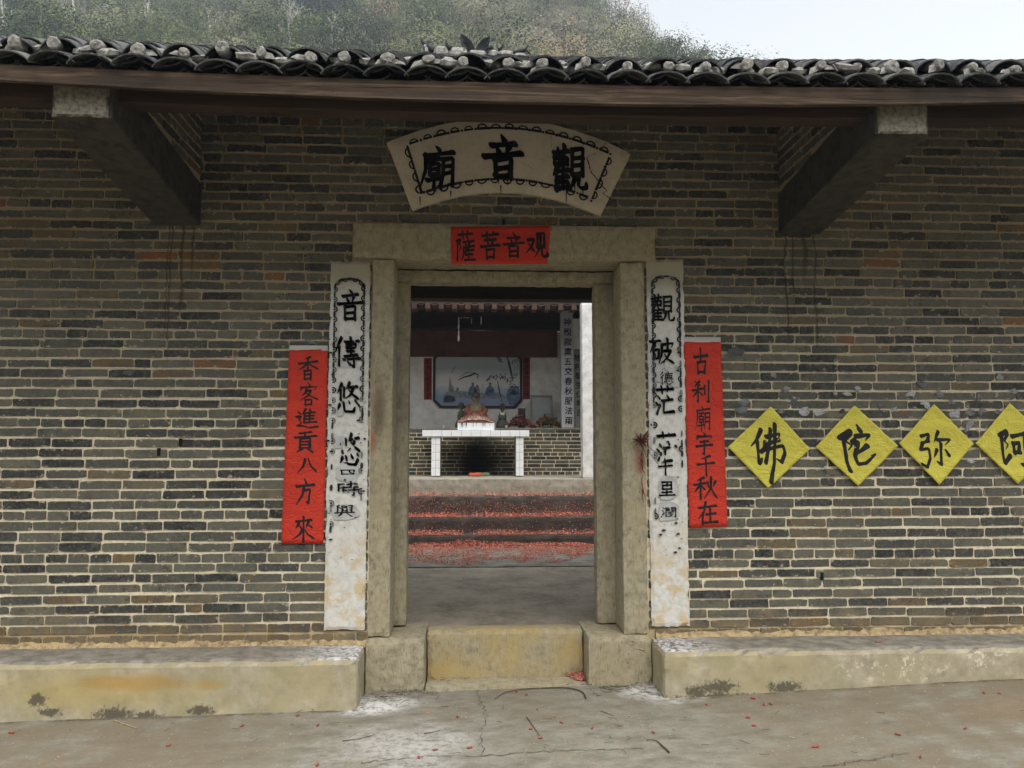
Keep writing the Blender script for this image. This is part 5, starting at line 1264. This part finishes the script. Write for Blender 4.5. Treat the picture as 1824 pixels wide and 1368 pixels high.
for k, (px0, px1, y0, y1, c_, lab) in enumerate(((835.5, 859, 836.5, 843.5, (.62, .10, .05), 'orange red packet of joss paper on the floor under the table'), (846, 872, 834.5, 841, (.22, .30, .14), 'green packet of joss paper on the floor under the table'))):
    Yk = 8.2 + .17 * k; a, b = at(px0, y1, Yk), at(px1, y0, Yk); zb = SZ[4] + .004; m2 = MB(); m2.rough(a.x, b.x, Yk, Yk + .14, zb, zb + .055, .03, .004, .006, k)
    tag(ob('joss_paper_packet', m2, simple('packet_paper_%d' % k, c_, .7, .2, 20, .2)), lab, 'packet')
# ragged white streamer that hangs from the roof timbers
sm = MB(); r_ = random.Random(2)
def rag(pts, w_):
    pv = None
    for k, (px, py) in enumerate(pts):
        p = at(px, py, 8.0); ww = w_ * r_.uniform(.4, 1.3); i = sm.addv([(p.x - ww, 8.0 + r_.gauss(0, .006), p.z - ww * .4), (p.x + ww, 8.0 + r_.gauss(0, .006), p.z + ww * .4)])
        if pv is not None: sm.face((pv, pv + 1, i + 1, i))
        pv = i
rag([(817, 566 + k * 3) for k in range(15)], .012); rag([(817 + k * 2.2, 566 + .5 * math.sin(k)) for k in range(11)], .012); rag([(840, 567 + k * 2.5) for k in range(5)], .006); rag([(857, 564 + k * 2.5) for k in range(7)], .012)
sm2 = MB(); P = [at(814, 566, 8.0), at(840, 564, 8.0), at(862, 562, 8.0), Vector((at(862, 562, 8.0).x + .02, 8.0, hz + .52))]; sm2.tube(P, .004, 5)
stm = thing('hanging_streamer', 'ragged white streamer dangling from the dark roof timbers', 'streamer', (P[0].x, 8.0, P[0].z)); ob('rag', sm, M['strip'], stm); ob('cord', sm2, M['dark_wood'], stm)

# ================================================================= LITTER
M['confetti'] = mat_ramp('firecracker_paper', [(0, (.46, .07, .04)), (.35, (.58, .16, .10)), (.7, (.68, .30, .21)), (.90, (.34, .03, .02)), (.96, (.55, .50, .46)), (1, (.08, .05, .04))], noise_=.15)
cf = MB(); r_ = random.Random(21)
def flake(p, s_, flat=.35, vertical=False):
    if vertical: n = Vector((r_.gauss(0, .2), -1, r_.gauss(0, .2))).normalized()
    else: n = Vector((r_.gauss(0, flat), r_.gauss(0, flat), 1)).normalized()
    a = n.orthogonal().normalized(); b = n.cross(a); th = r_.uniform(0, 6.283); a, b = a * math.cos(th) + b * math.sin(th), b * math.cos(th) - a * math.sin(th)
    l_, w_ = s_ * r_.uniform(.6, 1.4), s_ * r_.uniform(.3, .8)
    i = cf.addv([p - a * l_, p - b * w_, p + a * l_ + n * s_ * .3, p + b * w_]); cf.face((i, i + 1, i + 2, i + 3), r=r_.random())
for k in range(30000):           # drift at the foot of the steps
    x = r_.uniform(-2.2, 2.6); t_ = r_.random() ** 1.5; lim = 1.75 + .25 * mnoise.noise(Vector((x * 2, 0, 5))) - (.65 if x > .75 else 0) * min(1, (x - .75) * 2)
    y = 5.78 - lim * t_; m_ = mnoise.noise(Vector((x * 2.3, y * 2.3, 1)))
    m2_ = mnoise.noise(Vector((x * 6, y * 6, 4)))
    if r_.random() > .98 + m_ * 1.2 + m2_ * .8 - t_ * .45 - max(0, x) * .12: continue
    h = max(0, .07 * (1 - t_) * (.6 + m_)) * r_.random(); flake(Vector((x, y, .204 + h)), .012)
for k in range(3):               # along each tread and up the riser behind it
    for j in range(8000 if k < 2 else 3600):
        x = r_.uniform(-2.2, 2.6); y = SY[k] + .03 + (SY[k + 1] - SY[k] - .05) * r_.random(); m_ = mnoise.noise(Vector((x * 2.1, y * 2, k * 9)))
        if r_.random() > .75 + m_ * 1.2: continue
        flake(Vector((x, y, SZ[k + 1] + .008 + .05 * r_.random() * (y - SY[k]) / .4)), .012)
    for j in range((700, 2800, 1300)[k]):
        x = r_.uniform(-2.2, 2.6); z_ = SZ[k + 1] + (SZ[k + 2] - SZ[k + 1]) * r_.random() ** 2.4 * (.8 + .5 * mnoise.noise(Vector((x * 3, k, 0)))); flake(Vector((x, SY[k + 1] - .014, z_)), .008, vertical=True)
for k in range(260): flake(Vector((r_.uniform(-.9, 1.3), r_.uniform(.4, 3.9), .188)), .008)
tag(ob('firecracker_litter', cf, M['confetti']), 'drifts of shredded red firecracker paper over the steps and court', 'litter', kind='stuff')
c2 = cf; cf = MB()
for k in range(260):             # corner pile against the threshold and thin scatter outside
    u, v = r_.random(), r_.random(); x = .535 - .11 * u * (1 - v * .5); y = .115 - .12 * v
    flake(Vector((x, y, .026 + .02 * r_.random() * (1 - v))), .010)
for k in range(150): x, y = r_.gauss(.1, 1.0), r_.uniform(-1.5, -.1); flake(Vector((x, y, ground_z(x, y) + .006)), .006, .15)
tag(ob('firecracker_litter', cf, M['confetti']), 'small pile of red paper shreds in the corner of the threshold', 'litter', kind='stuff')

M['cracker'] = mat_ramp('firecracker_tube', [(0, (.42, .07, .045)), (.6, (.34, .06, .04)), (1, (.30, .10, .07))])
fc = MB(); fc.lathe([(.0055, -.019), (.0060, -.017), (.0060, .015), (.0050, .017), (.0028, .016), (.0026, .009)], 0, 0, 9); fc_mesh = fc.mesh('firecracker', M['cracker'], False)
spots = [(1341, 1246), (1361, 1257), (1373, 1256), (1332, 1279), (1753, 1236), (1780, 1237), (1453, 1330), (1343, 1293), (1258, 1256), (530, 1276), (566, 1293), (431, 1294), (20, 1307), (565, 1366), (938, 1239), (815, 1277), (746, 1352), (837, 1334), (776, 1338), (1164, 1308), (945, 1301), (962, 1318), (957, 1265), (1055, 1300), (920, 1233), (1720, 1300), (1600, 1310), (300, 1330), (1000, 1290), (1640, 1350)]
r_ = random.Random(5)
for k, (px, py) in enumerate(spots):
    p = G(px, py); o = ob('firecracker', None, None, None, data=fc_mesh, loc=(p.x, p.y, ground_z(p.x, p.y) + .0062)); o.rotation_euler = (R(90), 0, r_.uniform(0, 6.283)); s_ = r_.uniform(.6, .85); o.scale = (s_, s_, s_ * r_.uniform(.7, 1.2))
    tag(o, 'spent red firecracker tube lying on the courtyard cement', 'firecracker', 'spent firecrackers on the ground')
for px, py in ((1565, 1144),):
    p = atz(px, py, .296); o = ob('firecracker', None, None, None, data=fc_mesh, loc=(p.x, p.y, .2975)); o.rotation_euler = (R(90), 0, 1.35); tag(o, 'spent red firecracker tube lying on top of the ledge', 'firecracker')
M['twig'] = simple('dry_twig', (.07, .05, .032), .9, .4, 40, .3); M['straw'] = simple('dry_straw', (.42, .34, .17), .9, .3, 40, .2)
def twig(px_pts, rad, label, mat='twig'):
    rad *= .75
    P = []
    for px, py in px_pts: q = G(px, py); P.append(Vector((q.x, q.y, ground_z(q.x, q.y) + rad + .003)))
    Q = []
    for k in range(len(P) - 1):
        p0, p1, p2, p3 = P[max(k - 1, 0)], P[k], P[k + 1], P[min(k + 2, len(P) - 1)]
        for j in range(5):
            t_ = j / 5; Q.append(.5 * ((2 * p1) + (p2 - p0) * t_ + (2 * p0 - 5 * p1 + 4 * p2 - p3) * t_ * t_ + (3 * p1 - p0 - 3 * p2 + p3) * t_ ** 3))
    Q.append(P[-1]); mb = MB(); mb.tube(Q, [rad * (1 - .6 * k / len(Q)) for k in range(len(Q))], 6); tag(ob('twig', mb, M[mat], smooth=True), label, 'twig')
twig([(1044, 1247), (1036, 1235), (1010, 1229), (970, 1228), (930, 1230), (900, 1235), (882, 1245)], .006, 'long bowed brown twig lying across the cement before the threshold')
twig([(938, 1279), (950, 1297), (961, 1313)], .004, 'short straight dark twig lying beyond the bowed one')
twig([(1192, 1345), (1180, 1334), (1168, 1324), (1151, 1323)], .006, 'thick crooked dark twig on the cement near the ledge end')
twig([(203, 1286), (225, 1293), (243, 1299)], .004, 'pale straw lying at the foot of the stained ledge', 'straw')
twig([(755, 1308), (770, 1305), (784, 1302)], .003, 'thin short twig on cement beside the crack'); twig([(610, 1322), (640, 1318), (668, 1310)], .003, 'thin curved twig on the cement before the ashy ledge end'); twig([(1070, 1268), (1082, 1272), (1094, 1277)], .003, 'tiny thin twig near the right plinth block')
nd = MB(); r_ = random.Random(8)
for cx, cy, sx, sy, n in ((700, 1240, 34, 8, 90), (1110, 1226, 40, 7, 80), (790, 1212, 30, 6, 22), (1200, 1148, 40, 5, 30), (900, 1300, 500, 40, 60)):
    for k in range(n):
        px, py = cx + r_.gauss(0, sx), cy + r_.gauss(0, sy)
        if cy < 1160: q = atz(px, py, .296); z_ = .2965
        else: q = G(px, py); z_ = ground_z(q.x, q.y) + .005 + r_.uniform(0, .01)
        if cy == 1212: z_ = .026
        a = r_.uniform(0, 6.283); l_ = r_.uniform(.02, .07); nd.tube([(q.x, q.y, z_), (q.x + l_ * math.cos(a), q.y + l_ * math.sin(a) * .8, z_ + r_.uniform(0, .008))], .0014, 3, r=r_.random())
tag(ob('pine_needle', nd, M['twig']), 'scattered dry needles and stalks in the white ash by the doorway', 'needles', kind='stuff')
# a few dry grass stalks standing in the joint by the left plinth block
gs = MB()
for k in range(9):
    p = G(655 + r_.uniform(-4, 6), 1222 + r_.uniform(-8, 6)); gs.tube([(p.x, p.y, ground_z(p.x, p.y) - .005), (p.x - r_.uniform(-.02, .05), p.y - .02, ground_z(p.x, p.y) + r_.uniform(.06, .2))], [.0022, .0008], 4)
for k in range(6):
    p = G(744 + r_.uniform(-3, 3), 1226); gs.tube([(p.x, p.y - .01, -.005), (p.x + r_.uniform(-.01, .05), p.y - .025, r_.uniform(.10, .2))], [.0018, .0007], 4)
tag(ob('grass_tuft', gs, M['straw']), 'few dry grass stalks in the joint by the left plinth block', 'grass', kind='stuff')

# ================================================================= SCRUB AND TREES ON THE HILL
M['leaf'] = NT('scrub_leaves', .8, .2); t = M['leaf']
c = t.ramp(t.math('FRACT', t.add(t.attr('rnd'), t.mul(t.rand(), .0))), [(0, (.016, .022, .010)), (.22, (.045, .060, .022)), (.45, (.11, .13, .045)), (.62, (.16, .165, .085)), (.85, (.24, .22, .16)), (1, (.22, .15, .085))]); t.col(c); M['leaf'] = t.m
M['bark'] = simple('pale_bark', (.42, .40, .36), .9, .3, 6, .1); M['bark_dark'] = simple('grey_twigs', (.15, .135, .12), .9, .3, 6, .1)
hr = np.random.default_rng(4)
def crown_quads(n, rx, rz, size):
    d = hr.normal(size=(n, 3)); d /= np.linalg.norm(d, axis=1)[:, None]; rad = hr.random(n) ** .45
    lob = 1 + .3 * np.sin(d[:, 0] * 5 + hr.random() * 6) * np.cos(d[:, 1] * 5 + hr.random() * 6)
    rad = .62 + .42 * rad
    c_ = d * (rad * lob)[:, None] * np.array([rx, rx, rz]); c_[:, 2] += rz * .75
    nn_ = d + hr.normal(0, .22, (n, 3)); nn_ /= np.linalg.norm(nn_, axis=1)[:, None]      # leaves lie roughly along the outside of the crown
    a = np.cross(nn_, hr.normal(size=(n, 3))); a /= np.linalg.norm(a, axis=1)[:, None]; b = np.cross(nn_, a)
    s_ = size * hr.uniform(.5, 1.4, (n, 1)); a *= s_; b *= s_ * .6
    return np.stack([c_ - a, c_ - b, c_ + a, c_ + b], 1)          # n,4,3
def quads_obj(name, Q, rnd, mat, parent=None, loc=None):
    n = len(Q); me = bpy.data.meshes.new(name); me.vertices.add(n * 4); me.vertices.foreach_set('co', Q.reshape(-1).astype(np.float32))
    me.loops.add(n * 4); me.loops.foreach_set('vertex_index', np.arange(n * 4, dtype=np.int32)); me.polygons.add(n); me.polygons.foreach_set('loop_start', np.arange(0, n * 4, 4, dtype=np.int32))
    me.update(calc_edges=True); a = me.attributes.new('rnd', 'FLOAT', 'FACE'); a.data.foreach_set('value', rnd.astype(np.float32)); me.materials.append(mat); return ob(name, None, None, parent, data=me, loc=loc)
vari = [crown_quads(1250, 1., .9, .036) for _ in range(10)]
Qs, Rs = [], []; r_ = random.Random(31)
for k in range(1350):
    y = 52 + 105 * r_.random() ** 1.25; x = r_.uniform(-.88 * (y + 6), .42 * (y + 6)); z = hill_h(x, y)
    if z < 4: continue
    el = (z + 1.5 - 1.5) / math.hypot(x + .2, y + 5.25)
    if el < .42 or el > .70: continue
    s_ = r_.uniform(1.3, 3.3) * (1 + .5 * mnoise.noise(Vector((x * .08, y * .08, 0)))); sz = s_ * r_.uniform(.8, 1.35)
    Q = vari[r_.randrange(10)] * np.array([s_, s_, sz]) + np.array([x, y, z - .3 * s_]); Qs.append(Q)
    tone = .36 + .5 * mnoise.noise(Vector((x * .06, y * .045, 9))) + (.16 if x > -5 else 0) + r_.gauss(0, .2); Rs.append(np.clip(tone + hr.normal(0, .05, len(Q)), 0.01, .99))
Q = np.concatenate(Qs); tag(quads_obj('hillside_scrub', Q, np.concatenate(Rs), M['leaf']), 'grey green winter scrub covering the hillside behind the roof', 'scrub', kind='stuff')
def bare_tree(p, h, seed, label, bark, leafy, group, spread=.35):
    r_ = random.Random(seed); t = thing('bare_tree', label, 'tree', p, group); mb = MB(); tw = MB(); tips = []
    def grow(a, d, l_, rad, lev):
        n = 4; P = [a]; dd = d.copy()
        for k in range(n): dd = (dd + Vector((r_.gauss(0, .10), r_.gauss(0, .10), .04))).normalized(); P.append(P[-1] + dd * l_ / n)
        (mb if lev < 2 else tw).tube(P, [rad * (1 - .55 * k / n) for k in range(n + 1)], 6 if lev == 0 else 4)
        if lev >= 3: tips.append(P[-1]); return
        for k in range((5, 4, 4)[lev]):
            f = r_.uniform(.35, 1.); q = P[min(n, int(f * n))]; nd_ = (dd + Vector((r_.gauss(0, spread * 1.6), r_.gauss(0, spread * 1.6), r_.uniform(-.1, .4)))).normalized(); grow(q, nd_, l_ * r_.uniform(.38, .6), rad * .55, lev + 1)
    grow(Vector(p), Vector((r_.gauss(0, .05), 0, 1)), h * .62, h * .026, 0)
    ob('trunk', mb, M[bark], t); ob('crown', tw, M[bark], t)
    if leafy:
        n = leafy * max(1, len(tips)); Q = crown_quads(n, .001, .001, h * .022); T = np.array([tips[k % len(tips)] for k in range(n)]); Q = Q + (T + hr.normal(0, h * .035, (n, 3)))[:, None, :]
        quads_obj('foliage', Q, np.clip(hr.normal(.62, .14, n), 0, .99), M['leaf'], t)
def hill_hit(px, py):
    q = None
    for D in np.arange(30, 210, .5):
        q = at(px, py, D)
        if hill_h(q.x, q.y) > q.z: return q
    return None
for k, (px, py, hpx) in enumerate(((157, 72, 74), (283, 62, 62), (205, 70, 40), (530, 78, 55), (600, 74, 40), (40, 66, 60), (395, 70, 45))):
    q = hill_hit(px, py)
    if q: q.y -= 3.5
    if q: bare_tree((q.x, q.y, hill_h(q.x, q.y) - .2), 1.5 + hpx / CAM_F * (q.y + 5) * 1.6, 100 + k, 'slender pale trunked bare tree rising from the scrub above the roof', 'bark', 0, 'pale bare trees on the hillside')
for k, (px, py, hpx) in enumerate(((1000, 90, 62), (1050, 60, 50), (1120, 80, 60), (870, 50, 50), (760, 45, 55), (940, 30, 50), (1160, 95, 45), (680, 70, 60), (470, 40, 50), (1090, 30, 40))):
    q = hill_hit(px, py)
    if q: bare_tree((q.x, q.y, hill_h(q.x, q.y) - .2), hpx / CAM_F * (q.y + 5) * 1.2, 200 + k, 'grey twiggy leafless tree standing on the misty part of the hillside', 'bark_dark', 3, 'twiggy trees on the hillside')
for k in range(16):                 # trees that fringe the skyline where the hill falls away
    px = 1128 + k * 11.5
    top_y = next((py for py in range(-60, 160, 3) if hill_hit(px, py) is not None), None)
    if top_y is None: continue
    q = hill_hit(px, top_y + 2)
    bare_tree((q.x, q.y, hill_h(q.x, q.y) - .3), random.Random(k).uniform(3.0, 5.5), 300 + k, 'small twiggy tree on the skyline where the hill drops away', 'bark_dark', 2, 'twiggy trees along the hill skyline', .5)

# ================================================================= MISTY AIR
hb = MB(); hb.box(-330, 330, -330, 330, -2.0, 160)
haze = ob('haze', hb, None); haze['kind'] = 'stuff'; tag(haze, 'thin blue winter mist in the air before the hill', 'haze')
hm = bpy.data.materials.new('mist'); hm.use_nodes = True; hn = hm.node_tree; hn.nodes.clear()
pv_ = hn.nodes.new('ShaderNodeVolumePrincipled'); ho = hn.nodes.new('ShaderNodeOutputMaterial')
pv_.inputs['Color'].default_value = (.66, .80, 1., 1); pv_.inputs['Density'].default_value = .0011; pv_.inputs['Anisotropy'].default_value = .3
hn.links.new(pv_.outputs[0], ho.inputs['Volume']); haze.data.materials.append(hm)
